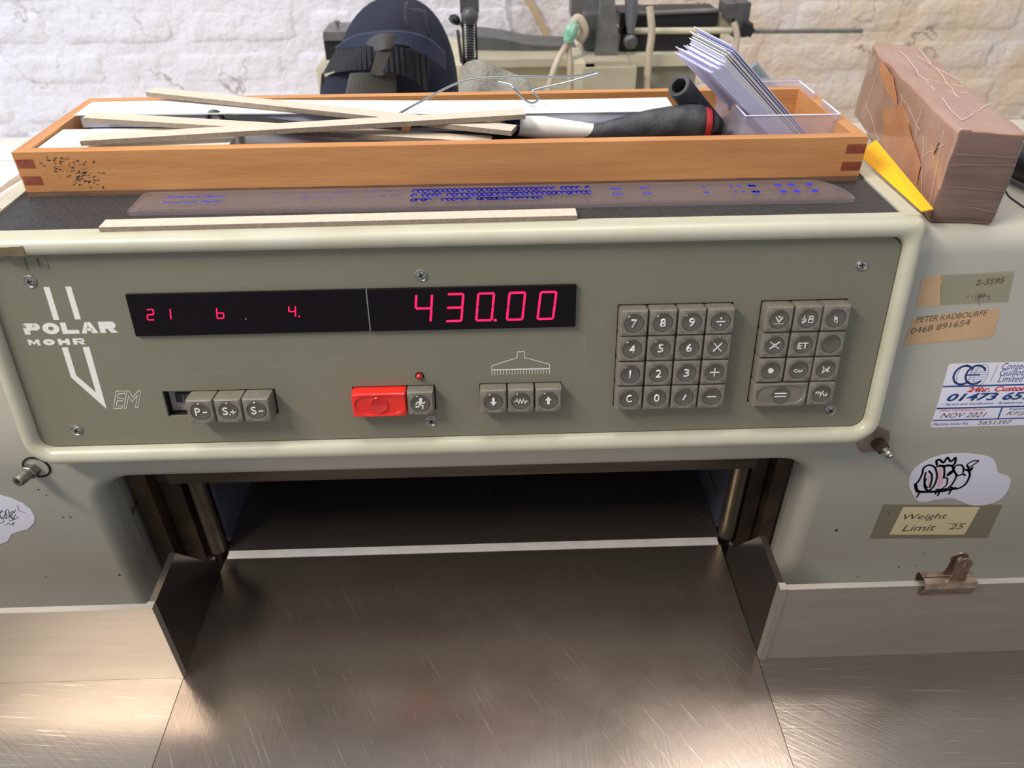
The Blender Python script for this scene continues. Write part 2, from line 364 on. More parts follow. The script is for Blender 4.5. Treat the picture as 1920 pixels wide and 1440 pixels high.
def subtract(bm, cutters):
    """exact boolean of closed meshes, all mm"""
    def mk(b):
        me = bpy.data.meshes.new('b'); bmesh.ops.recalc_face_normals(b, faces=b.faces); b.to_mesh(me); b.free(); o = bpy.data.objects.new('b', me); COL.objects.link(o); return o
    A = mk(bm); cs = [mk(c) for c in cutters]
    for c in cs:
        md = A.modifiers.new('b', 'BOOLEAN'); md.operation = 'DIFFERENCE'; md.object = c; md.solver = 'EXACT'
    bpy.context.view_layer.update()
    me = bpy.data.meshes.new_from_object(A.evaluated_get(bpy.context.evaluated_depsgraph_get()))
    out = NB(); out.from_mesh(me); bpy.data.meshes.remove(me)
    for o in [A]+cs: bpy.data.objects.remove(o)
    return out

# ================================================================ SETTING
WY = 1120
wb = NB(); box(wb, -1350, 1500, WY, WY+60, -400, 620)
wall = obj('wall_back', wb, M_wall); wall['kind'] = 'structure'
def brick_mesh(ln, warm, seed):
    nx = max(5, int(ln/20)); nz_ = 5; H = 62; b = NB(); g = []
    for j in range(nz_+1):
        row = []
        for i in range(nx+1):
            x = -ln/2+ln*i/nx; z = -H/2+H*j/nz_; e = (i in (0, nx)) or (j in (0, nz_))
            v = noise.noise(Vector((x*.03+seed*9, z*.05, seed)))
            w = noise.noise(Vector((x*.012+seed*5, z*.03, seed+4)))
            row.append(b.verts.new((x+(noise.noise(Vector((z*.1, seed, i)))*5 if e else v*3), -2.2-v*3-w*2.5 if not e else 2.2, z+(noise.noise(Vector((x*.03, seed+2, j)))*5 if e else 0))))
        g.append(row)
    for j in range(nz_):
        for i in range(nx): b.faces.new((g[j][i], g[j][i+1], g[j+1][i+1], g[j+1][i]))
    rim = g[0]+[r_[-1] for r_ in g[1:]]+g[-1][-2::-1]+[r_[0] for r_ in g[-2:0:-1]]
    bk = [b.verts.new((v.co.x, 6, v.co.z)) for v in rim]
    for k in range(len(rim)): b.faces.new((rim[k], rim[(k+1) % len(rim)], bk[(k+1) % len(rim)], bk[k]))
    bmesh.ops.recalc_face_normals(b, faces=b.faces); bmesh.ops.scale(b, vec=(MM,)*3, verts=b.verts)
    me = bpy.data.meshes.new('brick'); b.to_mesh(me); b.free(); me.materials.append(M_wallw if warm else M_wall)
    for p in me.polygons: p.use_smooth = True
    return me
BR = {(l, w): [brick_mesh(l, w, k+l*.01) for k in range(4)] for l in (218, 104) for w in (0, 1)}
wo = worldmat(wall).translation
rr = random.Random(3)
for r in range(7):
    z = 31.1+72.1*(r-2)+36; x = -1250+(r % 2)*88+rr.uniform(-10, 10); k = r % 2
    while x < 1400:
        l = 218 if (k % 3) else 104
        if r % 3 == 1: l = 218
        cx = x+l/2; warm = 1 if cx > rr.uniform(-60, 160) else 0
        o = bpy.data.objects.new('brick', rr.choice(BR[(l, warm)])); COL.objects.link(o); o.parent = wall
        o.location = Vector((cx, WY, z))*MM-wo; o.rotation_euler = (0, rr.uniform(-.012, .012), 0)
        x += l+10; k += 1
fl = NB(); box(fl, -1600, 1700, -1500, WY+60, -620, -600); f = obj('floor', fl, mat('floor_concrete', (120, 112, 104), .8, var=.4)); f['kind'] = 'structure'

# ================================================================ GUILLOTINE
G = thing('paper_guillotine', 'big grey-green paper cutting machine with a keypad control panel above its steel table', 'paper cutter', (-30, 60, -600))
# body: profile with lean above z=138, fillet at top, notch for the opening
def notch_line(o):
    """outline of the opening, o mm outside its inner walls"""
    x0, x1, zt, r = -306-o, 243+o, 110+o, 26+o
    A = [90*k/8 for k in range(9)]
    return [(x0, -600)]+[(x0+r-r*math.cos(math.radians(a)), zt-r+r*math.sin(math.radians(a))) for a in A]+[(x1-r+r*math.cos(math.radians(a)), zt-r+r*math.sin(math.radians(a))) for a in reversed(A)]+[(x1, -600)]
XL, XR = -760, 760
b = NB()
N0 = notch_line(13)
rows = [[(x, 0, z) for x, z in N0]]+[[(x, 13-13*math.cos(math.radians(a)), z) for x, z in notch_line(13-13*math.sin(math.radians(a)))] for a in (18, 36, 54, 72, 90)]+[[(x, 26, z) for x, z in notch_line(0)]]
rows = [[b.verts.new(p) for p in l] for l in rows]
for p_, q_ in zip(rows, rows[1:]):
    for k in range(len(p_)-1): b.faces.new((p_[k], p_[k+1], q_[k+1], q_[k]))
fr_ = rows[0]; c0 = [b.verts.new(p) for p in ((XR, 0, -600), (XR, 0, 138), (XL, 0, 138), (XL, 0, -600))]; b.faces.new(fr_+c0)
bk_ = rows[-1]; c1 = [b.verts.new(p) for p in ((XR, 26, -600), (XR, 26, 138), (XL, 26, 138), (XL, 26, -600))]; b.faces.new((bk_+c1)[::-1])
for k in range(3): b.faces.new((c0[k], c1[k], c1[k+1], c0[k+1]))
b.faces.new([c0[0], c1[0]]+[r_[-1] for r_ in reversed(rows)]); b.faces.new([c1[3], c0[3]]+[r_[0] for r_ in rows])
obj('lower_casting', b, M_body, G, smooth=True)
b = NB()
RF = 17
pr = [(0, 138)]+[(face_y(z_), z_) for z_ in (144, 150, 156, 162, 168, 174, 262)]
cy = face_y(272)+RF; cz = 293-RF
for a in (175, 160, 145, 130, 115, 100, 90): pr.append((cy+RF*math.cos(math.radians(a))*1.0, cz+RF*math.sin(math.radians(a))))
pr += [(215, 293), (215, 126), (26, 126), (26, 138)]
TX = Matrix(((0, 0, 1, 0), (1, 0, 0, 0), (0, 1, 0, 0), (0, 0, 0, 1)))
prism(b, pr, XL, XR, T=TX)
obj('upper_casting', b, M_body, G, smooth=True)
M_cheek = mat('grimy_cheek_paint', (170, 168, 162), .4, var=.8, vscale=24, vcol=(132, 118, 100), bump=.3, bscale=80, spots=.85, sscale=30, sthr=.6, scol=(92, 66, 44))
# inner frame cheeks behind the front sheet
b = NB(); box(b, XL, -305, 27, 52, -600, 122); obj('frame_cheek', b, M_cheek, G, bevel=1)
b = NB(); box(b, 243, XR, 27, 50, -600, 122); obj('frame_cheek', b, M_cheek, G, bevel=1)
b = NB(); box(b, XL, -262, 58, 300, -600, 122); obj('side_frame', b, M_iron, G)
b = NB(); box(b, 212, XR, 56, 300, -600, 122); obj('side_frame', b, M_iron, G)
b = NB(); box(b, -300, -286, 30, 57, -60, 122); box(b, -285, -268, 44, 57, -60, 110); obj('slide_guide', b, M_iron, G, bevel=1)
b = NB(); box(b, 228, 240, 30, 55, -60, 122); box(b, 213, 226, 40, 55, -60, 112); obj('slide_guide', b, M_iron, G, bevel=1)
# knife carrier, clamp
b = NB(); box(b, -258, 203, 12, 20, 96, 130); obj('knife_carrier', b, M_knife, G, bevel=.8)
b = NB(); prism(b, [(21, 90), (29, 90), (29, 130), (21, 130)], -272, 214, T=TX); obj('knife_holder', b, mat('dark_knife_holder', (62, 50, 42), .45, .4, var=.6, vscale=30), G, bevel=.6)
b = NB(); prism(b, [(30, 82), (36, 74), (140, 74), (140, 124), (30, 124)], -252, 205, T=TX); obj('clamp', b, M_knife, G, bevel=.6)
for x, y in ((-247, 31), (199, 31)):
    b = NB(); lathe(b, [(6.8, 0), (6.8, 121)], 20, T=Matrix.Translation((x, y, 0))); obj('guide_post', b, M_post, G, smooth=True)
# rear side guides
b = NB(); box(b, -242, -239, 40, 300, .3, 72); obj('rear_side_guide', b, M_plate, G, bevel=.4)
b = NB(); box(b, 192.5, 195.5, 40, 300, .3, 72); box(b, 190.8, 192.5, 40, 300, 22, 30); obj('rear_side_guide', b, M_plate, G, bevel=.4)
b = NB(); box(b, -258, 208, 290, 300, -600, 122); obj('rear_wall', b, M_seam, G)
b = NB(); box(b, -262, 212, 142, 300, 110, 124); obj('rear_cover', b, M_seam, G)

# control housing
b = NB(); box(b, -334, 274, 27, 215, 240, 304)
obj('console_housing', b, M_bezel, G, bevel=1.5)
b = NB(); box(b, -334, 274, 12, 18, 200, 215)
b.free()
prof = [(0, -10), (0, 2.5), (.9, 4.8), (3.2, 6.6), (6, 7.2), (8.8, 6.6), (11, 4), (12, 0), (12, -13.5)]
OU = (-335, 275, -68.8, 97.5); INN = (-324.3, 264, -55.8, 85.6)
b = NB(); loops = []
for t, w in prof:
    k = t/12; x0, x1, y0, y1 = (INN[i]+(OU[i]-INN[i])*k for i in range(4))
    loops.append([(p[0], p[1], w) for p in rrect(x0, x1, y0, y1, 9+k*12, 6, rt=9-k*4)])
loft(b, loops, False, False)
obj('bezel', b, M_bezel, G, PF, smooth=True)
# panel with cutouts
KH = 9.4
cuts = [(81.2, 158.6, -33.6, 42.8), (176.8, 235, -33.6, 43.4), (-230.8, -153.6, -33.4, -13.4), (-100.6, -43.2, -33.4, -13.4), (-12.4, 44.6, -33.4, -13.4)]
b = NB(); prism(b, rrect(-323.4, 263.1, -54.9, 84.8, 9, 6), -2.4, 0)
cc = []
for c in cuts:
    q = NB(); box(q, *c, -6, 3); cc.append(q)
b = subtract(b, cc)
obj('control_panel', b, M_panel, G, PF)
b = NB(); box(b, -330, 270, -70, 92, -12.5, -11); obj('panel_backing', b, M_seam, G, PF)
for c in cuts:
    b = NB(); x0, x1, y0, y1 = c
    for a in ((x0-1, x0, y0-1, y1+1), (x1, x1+1, y0-1, y1+1), (x0, x1, y0-1, y0), (x0, x1, y1, y1+1)): box(b, *a, -9, -2.5)
    obj('key_well', b, M_seam, G, PF)
# mat and rim on top of the console
b = NB(); box(b, -325.5, 262.5, 23.5, 205, 304.1, 304.9); obj('console_mat', b, M_mat, G)
b = NB()
for a in ((-335, -326, 18, 214), (263, 273.5, 18, 214), (-326, 263, 14.8, 23), (-326, 263, 205.5, 214)): box(b, a[0], a[1], a[2], a[3], 303.2, 306.0)
obj('console_rim', b, M_bezel, G, bevel=1.2)
b = NB(); prism(b, rough_boundary([(-333.5, 28), (-328, 28), (-328, 58), (-333.5, 62)], 1, 4, 2), 306.02, 306.12); obj('rust_patch', b, M_rust, G)

# keys -------------------------------------------------------------
def key_bm(hw, hh, top, r=6.7, lr=None):
    N_ = 40; an_ = [2*math.pi*k/N_ for k in range(N_)]
    def sq(a, c, rad):
        out = []
        for t in an_:
            cx, sy = math.cos(t), math.sin(t); m_ = max(abs(cx), abs(sy)); x, y = cx/m_, sy/m_
            if abs(abs(x)-abs(y)) < 1e-6: x *= 1-.25/a; y *= 1-.25/c
            out.append((x*a, y*c))
        return out
    b = NB()
    c0 = [(r*math.cos(t), r*math.sin(t)) for t in an_]
    if lr:
        se = lambda v, p: math.copysign(abs(v)**p, v)
        c0 = [((hw-2)*se(math.cos(t), .55), (hh-2)*se(math.sin(t), .8)) for t in an_]
    L3 = lambda pts, w: [(p[0], p[1], w) for p in pts]
    L_ = [L3(sq(hw, hh, .8), -8), L3(sq(hw, hh, .8), top-1.6), L3(sq(hw-.35, hh-.35, .8), top-.5), L3(sq(hw-1.0, hh-1.0, .8), top)]
    L_ += [L3(c0, top-.1), L3([(x*.97, y*.96) for x, y in c0], top-.9)]
    loft(b, L_, True, True)
    return b
def mesh_from(bm, name, mt, smooth=True):
    bmesh.ops.recalc_face_normals(bm, faces=bm.faces); bmesh.ops.scale(bm, vec=(MM,)*3, verts=bm.verts)
    me = bpy.data.meshes.new(name); bm.to_mesh(me); bm.free(); me.materials.append(mt); fin(me, smooth); return me
def place(name, me, parent, T):
    """T: world matrix in mm"""
    o = bpy.data.objects.new(name, me); COL.objects.link(o); o.parent = parent
    Tm = T.copy(); Tm.translation = T.translation*MM
    o.matrix_basis = worldmat(parent).inverted() @ Tm; return o
TOP = 9.2
KEY = mesh_from(key_bm(KH-.2, KH-.2, TOP), 'key', M_key)
KEYLOW = KEY
def lens_bm(r, z):
    b = NB(); lathe(b, [(r, z-1), (r, z-.3), (r-.35, z), (r*.6, z-.35), (.3, z-.5)], 28); return b
LENS = mesh_from(lens_bm(6.35, TOP-.15), 'key_lens', M_lens)
WIDE = mesh_from(key_bm(18.6, KH-.2, TOP+1.0, lr=1), 'key', M_red)
WIDEG = mesh_from(key_bm(KH+9.3, KH-.2, TOP, lr=1), 'key', M_key)
RLENS = mesh_from(lens_bm(6.2, TOP+.9), 'key_lens', M_redlens)
def legend(kk, fn, z=TOP-.45):
    b = NB(); fn(b, z); 
    if not b.verts: b.free(); return
    me = mesh_from(b, 'legend', M_legend, False); o = bpy.data.objects.new('legend', me); COL.objects.link(o); o.parent = kk
def T_(s, w, h, dx=0, dy=0, shear=0, bold=0):
    def f(b, z):
        q = text_bm(s, dx-w/2, dx+w/2, dy-h/2, dy+h/2, shear=shear, bold=bold, z=z, th=.5, keep=(s == '1'))
        if s == '1': bmesh.ops.translate(q, vec=(.2, 0, 0), verts=q.verts)
        merge(b, q)
    return f
def S_(*lines, w=.7):
    def f(b, z):
        for l in lines: stroke(b, l, w, z, th=.5)
    return f
def D_(b, x, y, r, z): prism(b, circ(r, 12, x, y), z, z+.5)
def both(*fs):
    def f(b, z):
        for g in fs: g(b, z)
    return f
def dot(x, y, r): return lambda b, z: D_(b, x, y, r, z)
def poly(*pts): return lambda b, z: prism(b, pts, z, z+.5)
def key(u, v, fn, me=None, lens=None, dz=0, label=None, lz=None):
    k = place('key', me or KEY, G, PF @ Matrix.Translation((u, v, dz)))
    if label: k['label'] = label
    l = bpy.data.objects.new('key_lens', lens or LENS); COL.objects.link(l); l.parent = k
    if fn: legend(k, fn)
    return k
cu = [91.0, 110.2, 129.3, 148.4]; rv = [32.8, 14.1, -4.7, -23.5]
DV = both(S_([(-2.7, 0), (2.7, 0)], w=.6), dot(0, 2.3, .6), dot(0, -2.3, .6)); ML = S_([(-2.6, -2.9), (2.6, 2.9)], [(-2.6, 2.9), (2.6, -2.9)], w=.6)
PL = S_([(-2.9, 0), (2.9, 0)], [(0, -2.9), (0, 2.9)], w=.6); MI = S_([(-2.9, 0), (2.9, 0)], w=.6); CM = S_([(-.6, -1.8), (.9, 1.8)], w=.8)
for r, row in enumerate((('7', '8', '9', DV), ('4', '5', '6', ML), ('1', '2', '3', PL), ('C', '0', CM, MI))):
    for c, g in enumerate(row):
        fn = T_(g, (2.2 if g == '1' else 3.8), 5.9, bold=.12) if isinstance(g, str) else g
        key(cu[c], rv[r], fn, dz=(.4 if r == 0 else 0))
cr = [187.0, 206.2, 225.0]
RP = [both(S_([(-2.1, 1.6), (0, -1.8), (2.1, 1.6)]), dot(0, 2.0, .6), *[dot(x, -2.9, .25) for x in (-2.8, -1.7, -.6, .6, 1.7, 2.8)]),
      both(S_([(-4, 0), (-1, 0)], [(-2.5, .6), (-2.5, 2.4)], [(-3.9, -1.8), (-1.1, -1.8)], [(-2.5, -.8), (-2.5, -2.8)], [(-3.4, -2.9), (-1.2, -.8)], [(.6, -2.6), (3.4, -2.6), (3.4, -.3), (.6, -.3), (.6, -2.6)], [(.8, .3), (3.2, .3), (3.2, 1.9), (.8, 1.9), (.8, .3)], w=.35)),
      both(dot(0, 0, .9), S_([(-.9, 1.6), (-1, -1.8), (.9, -3.1), (.9, -1)], w=.3)),
      both(S_([(-3, -2.4), (3, 2.4)], [(-3, 2.4), (3, -2.4)], w=.55), dot(0, 0, 1.2)), T_('ET', 6.6, 4.2, dy=-.7), None,
      dot(0, 0, 1.9), T_('Cor', 6, 2.3, dy=-.6), S_([(-1.8, -1.8), (-1.8, 1.8), (1.2, -2.2), (1.8, 2)], [(-2.6, 2.2), (2.6, -2)], [(-2.2, -2.6), (2.4, 1.2)], w=.35)]
for i, fn in enumerate(RP): key(cr[i % 3], (33.3, 14.4, -4.5)[i//3], fn, dz=(.6 if i < 3 else 0))
key(196.4, -23.5, S_([(-3.9, 1.2), (3.9, 1.2)], [(-3.9, -1.2), (3.9, -1.2)], w=.6), me=WIDEG)
key(225.0, -23.3, both(T_('m', 3.4, 1.8, dx=-2.3, dy=.6), S_([(-.8, -2), (1.2, 2)], w=.35), T_('u', 2.6, 1.8, dx=2.6, dy=-.8)))
key(-202.2, -23.3, both(T_('P', 3.6, 5.6, dx=-1.8), S_([(1.6, -.6), (4.2, -.6)], w=.6)), dz=3.8)
key(-183.2, -23.3, both(T_('S', 3.6, 5.6, dx=-2.2), dot(.6, -2.8, .45), S_([(1.4, -.8), (4.4, -.8)], [(2.9, -2.3), (2.9, .7)], w=.5)), dz=3.8)
key(-164.2, -23.3, both(T_('S', 3.6, 5.6, dx=-2), S_([(1.4, -.6), (4.2, -.6)], w=.6)), dz=3.8)
key(-81.4, -23.3, None, me=WIDE, lens=RLENS, label='wide bright red stop key')
run = both(dot(.5, 3.2, 1.15), S_([(.2, 1.6), (-.3, -.6)], w=1.9), S_([(-.2, 1.6), (-2.2, .9), (-3, -.4)], w=.75), S_([(.5, 1.4), (2.2, .2), (3.1, 1.2)], w=.75),
           S_([(-.2, -.8), (1.7, -1.7), (1.2, -3.8)], w=.9), S_([(-.4, -.8), (-1.6, -2.6), (-3.2, -2.4)], w=.9))
key(-53.2, -23.3, run)
DN = poly((-.9, 2.9), (-.9, -.2), (-2.1, -.2), (0, -3), (2.1, -.2), (.9, -.2), (.9, 2.9)); UP = poly((.9, -2.9), (.9, .2), (2.1, .2), (0, 3), (-2.1, .2), (-.9, .2), (-.9, -2.9))
ZZ = S_([(-4.4, -.2), (-3.4, -.2), (-2.7, 1.8), (-1.6, -1.9), (-.5, 1.8), (.6, -1.9), (1.7, 1.8), (2.7, -1.9), (3.3, -.1), (4.4, -.1)], w=.5)
for u, fn in ((-2.9, DN), (16.1, ZZ), (35.1, UP)): key(u, -23.3, fn)
# small counter inside the left well
b = NB(); box(b, -226, -213, -26, -19, -11, -7); obj('counter_block', b, M_black, G, PF, bevel=.4)
b = NB(); merge(b, text_bm('20', -222, -215.5, -22.3, -19.8, z=-7, th=.2)); merge(b, text_bm('11', -221, -216, -25.5, -23, z=-7, th=.2)); obj('counter_digits', b, mat('faded_print', (130, 128, 122), .6), G, PF)
# display
dsp = []
for x0, x1, z1 in ((-237.8, -83.6, 2.2), (-82.9, 53, 2.9)):
    b = NB(); box(b, x0, x1, 28.8, 58, -2.3, z1); d_ = obj('display_window', b, M_glass, G, PF, bevel=.35, seg=1); dsp.append(d_)
b = NB(); box(b, -83.6, -82.9, 28.8, 58, -2.3, 2.6); obj('display_divider', b, M_steel, G, PF)
SEG = {'0': 'abcdef', '1': 'bc', '2': 'abged', '3': 'abgcd', '4': 'fgbc', 'b': 'cdefg'}
def seg7(b, ch, u0, v0, w, h, t, z, sl=.115, gap=.35):
    P = {'TL': (0, h), 'TR': (w, h), 'ML': (0, h/2), 'MR': (w, h/2), 'BL': (0, 0), 'BR': (w, 0)}
    S = dict(a='TL TR', b='TR MR', c='MR BR', d='BL BR', e='ML BL', f='TL ML', g='ML MR')
    for s in SEG[ch]:
        a, c = (Vector(P[k]) for k in S[s].split()); d = (c-a).normalized(); q = Vector((-d.y, d.x))*t/2; a = a+d*gap*t; c = c-d*gap*t; e = d*t*.35
        pts = [a-e, a+q, c+q, c+e, c-q, a-q]
        prism(b, [(u0+p[0]+p[1]*sl, v0+p[1]) for p in pts], z, z+.12)
for ch, u in zip('43000', (-53.2, -32.9, -12.9, 7.4, 27.7)):
    b = NB(); seg7(b, ch, u, 35.0, 10.2, 18.8, 1.35, 2.92, sl=.11); obj('digit', b, M_led, dsp[1], PF)
b = NB(); prism(b, circ(1.0, 12, -.3, 34.9), 2.92, 3.04); obj('decimal_point', b, M_led, dsp[1], PF)
for ch, u, w in (('2', -227.3, 4.2), ('1', -215.6, 3.4), ('b', -182.2, 4.2), ('4', -135.4, 4.2)):
    b = NB(); seg7(b, ch, u, 40.4, w, 7.2, .7, 2.22, sl=.12); obj('digit', b, M_led, dsp[0], PF)
b = NB(); prism(b, circ(.55, 10, -128.8, 40.5), 2.22, 2.34); obj('decimal_point', b, M_led, dsp[0], PF)
b = NB(); prism(b, circ(.35, 10, -163.8, 39.6), 2.22, 2.34); obj('speck', b, M_white, dsp[0], PF)
# lamp
b = NB(); lathe(b, [(3.1, 0), (3.1, .25), (2.5, .3), (2.5, .05)], 20, T=PF @ Matrix.Translation((-53.3, -6.4, 0))); lr_ = obj('lamp_ring', b, M_seam, G, smooth=True)
b = NB(); lathe(b, [(2.4, 0), (2.4, 1.2), (2.0, 2.3), (1.2, 3.0), (.1, 3.3)], 20, T=PF @ Matrix.Translation((-53.3, -6.4, 0))); obj('lamp_lens', b, M_ledlamp, G, smooth=True, label='small round red indicator lamp')
# screws
sb = NB(); lathe(sb, [(4.2, 0), (4.2, .5), (3.7, .75), (3.2, .3), (3.0, .35), (2.6, 1.0), (.1, 1.45)], 24)
ca = NB(); box(ca, -2.0, 2.0, -.42, .42, .3, 3); cb = NB(); box(cb, -.42, .42, -2.0, 2.0, .3, 3)
sb = subtract(sb, [ca, cb]); SCR = mesh_from(sb, 'screw', M_steel)
xb = NB(); box(xb, -1.9, 1.9, -.4, .4, .28, .42); box(xb, -.4, .4, -1.9, 1.9, .28, .43); SLOT = mesh_from(xb, 'screw_slot', M_seam, False)
for i, (u, v) in enumerate(((-47.4, 66.2), (-47.3, -42), (-296.4, 67.7), (-296.6, -42.2), (239.4, 66.8), (238.1, -41.8))):
    s_ = place('screw', SCR, G, PF @ Matrix.Translation((u, v, 0)) @ Matrix.Rotation(.5+i*.7, 4, 'Z'))
    t_ = bpy.data.objects.new('screw_slot', SLOT); COL.objects.link(t_); t_.parent = s_
# printed marks
pm = lambda n, b, mt=M_white, fr=PF, par=None, **k: obj(n, b, mt, par or G, fr, **k)
b = NB()
prism(b, [(-289.2, 63.7), (-285.4, 63.7), (-285.3, 41), (-289.1, 41)], .02, .14); prism(b, [(-275.4, 63.7), (-271.6, 63.6), (-271.4, 41), (-275.2, 41)], .02, .14)
prism(b, [(-289.4, 21.2), (-285.4, 21.2), (-285.4, .4), (-275.6, -13), (-275.6, 21.2), (-271.2, 21.3), (-271.6, -26), (-289.3, -1)], .02, .14)
pm('arrow_logo', b)
def block(b, ch, x, y, w, h, t):
    tx = t; ty = t*.72; X_ = lambda f: x+f*w; Y_ = lambda f: y+f*h
    def pg(pts): prism(b, pts, .02, .1)
    def rc(a, c, d, e): pg([(a, c), (d, c), (d, e), (a, e)])
    def bowl(y0_, y1_):
        r = (y1_-y0_)/2; cx = x+w-r*1.1; o = [(cx+r*1.1*math.cos(math.radians(a)), y0_+r+r*math.sin(math.radians(a))) for a in range(-90, 91, 15)]; ri = max(r-ty, .3)
        n_ = [(cx+ri*.9*math.cos(math.radians(a)), y0_+r+ri*math.sin(math.radians(a))) for a in range(-90, 91, 15)]
        for k in range(12): pg([o[k], o[k+1], n_[k+1], n_[k]])
        rc(x+tx, y0_, cx, y0_+ty); rc(x+tx, y1_-ty, cx, y1_)
    if ch in 'PR':
        rc(x, y, x+tx, y+h); bowl(y+h*.36, y+h)
        if ch == 'R': pg([(X_(.42), y+h*.42), (X_(.78), y+h*.42), (X_(1.05), y), (X_(.66), y)])
    if ch == 'L': rc(x, y, x+tx, y+h); rc(x+tx, y, x+w, y+ty)
    if ch == 'H': rc(x, y, x+tx, y+h); rc(x+w-tx, y, x+w, y+h); rc(x+tx, y+h*.5-ty/2, x+w-tx, y+h*.5+ty/2)
    if ch == 'M':
        rc(x, y, x+tx*.8, y+h); rc(x+w-tx*.8, y, x+w, y+h); pg([(x+tx*.8, y+h), (X_(.5), y+h*.5), (X_(.5), y+h*.1), (x+tx*.8, y+h*.55)]); pg([(x+w-tx*.8, y+h), (X_(.5), y+h*.5), (X_(.5), y+h*.1), (x+w-tx*.8, y+h*.55)])
    if ch == 'A':
        pg([(X_(.5)-tx*.45, y+h), (X_(.5)+tx*.1, y+h), (x+tx*.9, y), (x, y)]); pg([(X_(.5)-tx*.2, y+h), (X_(.5)+tx*.5, y+h), (x+w, y), (x+w-tx*1.1, y)]); rc(X_(.3), y+h*.2, X_(.75), y+h*.2+ty*.8)
    if ch == 'O':
        o = circ(w/2, 28, X_(.5), Y_(.5), ry=h/2); n_ = circ(w/2-tx, 28, X_(.5), Y_(.5), ry=h/2-ty)
        for k in range(28): pg([o[k], o[(k+1) % 28], n_[(k+1) % 28], n_[k]])
def word(st, x0, x1, y0, y1, t, gap):
    n_ = len(st); w = (x1-x0-gap*(n_-1))/n_
    for k, c_ in enumerate(st):
        b = NB(); block(b, c_, x0+k*(w+gap), y0, w, y1-y0, t); pm('brand_letter', b, M_worn if c_ == 'M' or (c_ == 'P') else M_white)
M_worn = mat('worn_white_print', (222, 220, 208), .5, spots=.9, sscale=260, sthr=.56, scol=(122, 120, 102))
word('POLAR', -310.4, -250.2, 31.0, 39.0, 3.7, 1.3); word('MOHR', -310.2, -273.2, 23.1, 27.5, 2.4, 2.2)
b = text_bm('EM', -267.2, -244.6, -26, -12.2, shear=.5, bold=.1, z=.1, outline=.12); pm('model_lettering', b)
b = NB()
stroke(b, [(-3.5, -7.1), (-3.5, 0), (14.1, 5.7), (14.1, 10.1), (19, 10.1), (19, 5.7), (36.3, .1), (36.3, -7.1)], .38, .02); stroke(b, [(-3.5, -3.1), (36.3, -3.1)], .7, .02)
for k in range(1, 20): stroke(b, [(-3.5+39.8*k/20, -3.1), (-3.5+39.8*k/20, -6.9)], .32, .02)
pm('clamp_symbol', b)
b = NB()
rr = random.Random(5)
for (u, v, a, l) in ((-165, 40.2+24, -.3, 26), (-160, 2, .12, 60), (-100, -2, -.1, 20), (-36, -14, -.8, 34), (60, 20, -1.55, 40), (175, 60, .1, 22), (-210, -2, .1, 34), (110, 68, -.6, 10)):
    pts = [(u+l*t*math.cos(a)/8+rr.uniform(-.2, .2), v+l*t*math.sin(a)/8+rr.uniform(-.2, .2)) for t in range(9)]
    stroke(b, pts, .16, .01, th=.03)
pm('scratch', b, mat('scratch_pale', (150, 146, 128), .5), kind='stuff')
b = NB(); prism(b, rough_boundary([(-309, 86.5), (-290, 87), (-289.5, 93), (-309.5, 92)], .5, 6, 1), 7.1, 7.5)
for (u, v, w, h) in ((-296, 79, 1.4, 8), (-288, 80, 1.2, 6), (-282.6, 80, 1, 9)): prism(b, rough_boundary([(u, v-h/2), (u+w, v-h/2), (u+w*.8, v+h/2), (u, v+h/2)], .35, 4, int(u)), .02, .06)
pm('grime_patch', b, M_grime)
# fittings under the bezel corners
FT = VF @ Matrix.Translation((-346, 126, 0)) @ Matrix.Rotation(math.radians(-6), 4, 'X') @ Matrix.Rotation(math.radians(-14), 4, 'Y')
b = NB(); lathe(b, [(10, -3), (10, .6), (8.8, .9), (8.3, -2)], 28, T=VF @ Matrix.Translation((-343, 128, 0))); obj('fitting_hole', b, M_seam, G, smooth=True)
b = NB(); lathe(b, [(4.4, -4), (4.4, 15), (4.0, 16), (2.4, 16), (2.3, 13), (.1, 13)], 24, T=FT); obj('rod_end', b, M_zinc, G, smooth=True, label='bare steel rod end with a hex socket, below the left corner of the panel')
b = NB(); lathe(b, [(5.6, -2), (5.6, 5), (5.0, 5.6), (4.3, 5.6)], 6, T=FT); obj('hex_nut', b, M_zinc, G)
BT = VF @ Matrix.Translation((285, 131, 0)) @ Matrix.Rotation(math.radians(22), 4, 'Y') @ Matrix.Rotation(math.radians(8), 4, 'X')
b = NB(); prism(b, rough_boundary(circ(12.5, 16, 282, 133), .5, 2, 4), .1, .5, T=VF); obj('filler_patch', b, mat('filler', (158, 140, 120), .6, var=.9, vscale=60, vcol=(110, 84, 62), bump=.6, bscale=120), G, label='round patch of chipped brown filler around the right bolt')
b = NB(); lathe(b, [(5.2, 0), (5.2, 8), (4.6, 8.6)], 6, T=BT); obj('hex_nut', b, M_iron, G)
b = NB(); lathe(b, [(3, 6), (3, 9), (1.7, 10), (1.7, 11), (3, 12), (3, 14), (1.8, 15), (1.8, 16), (.1, 16.6)], 18, T=BT); obj('grease_nipple', b, M_steel, G, smooth=True)

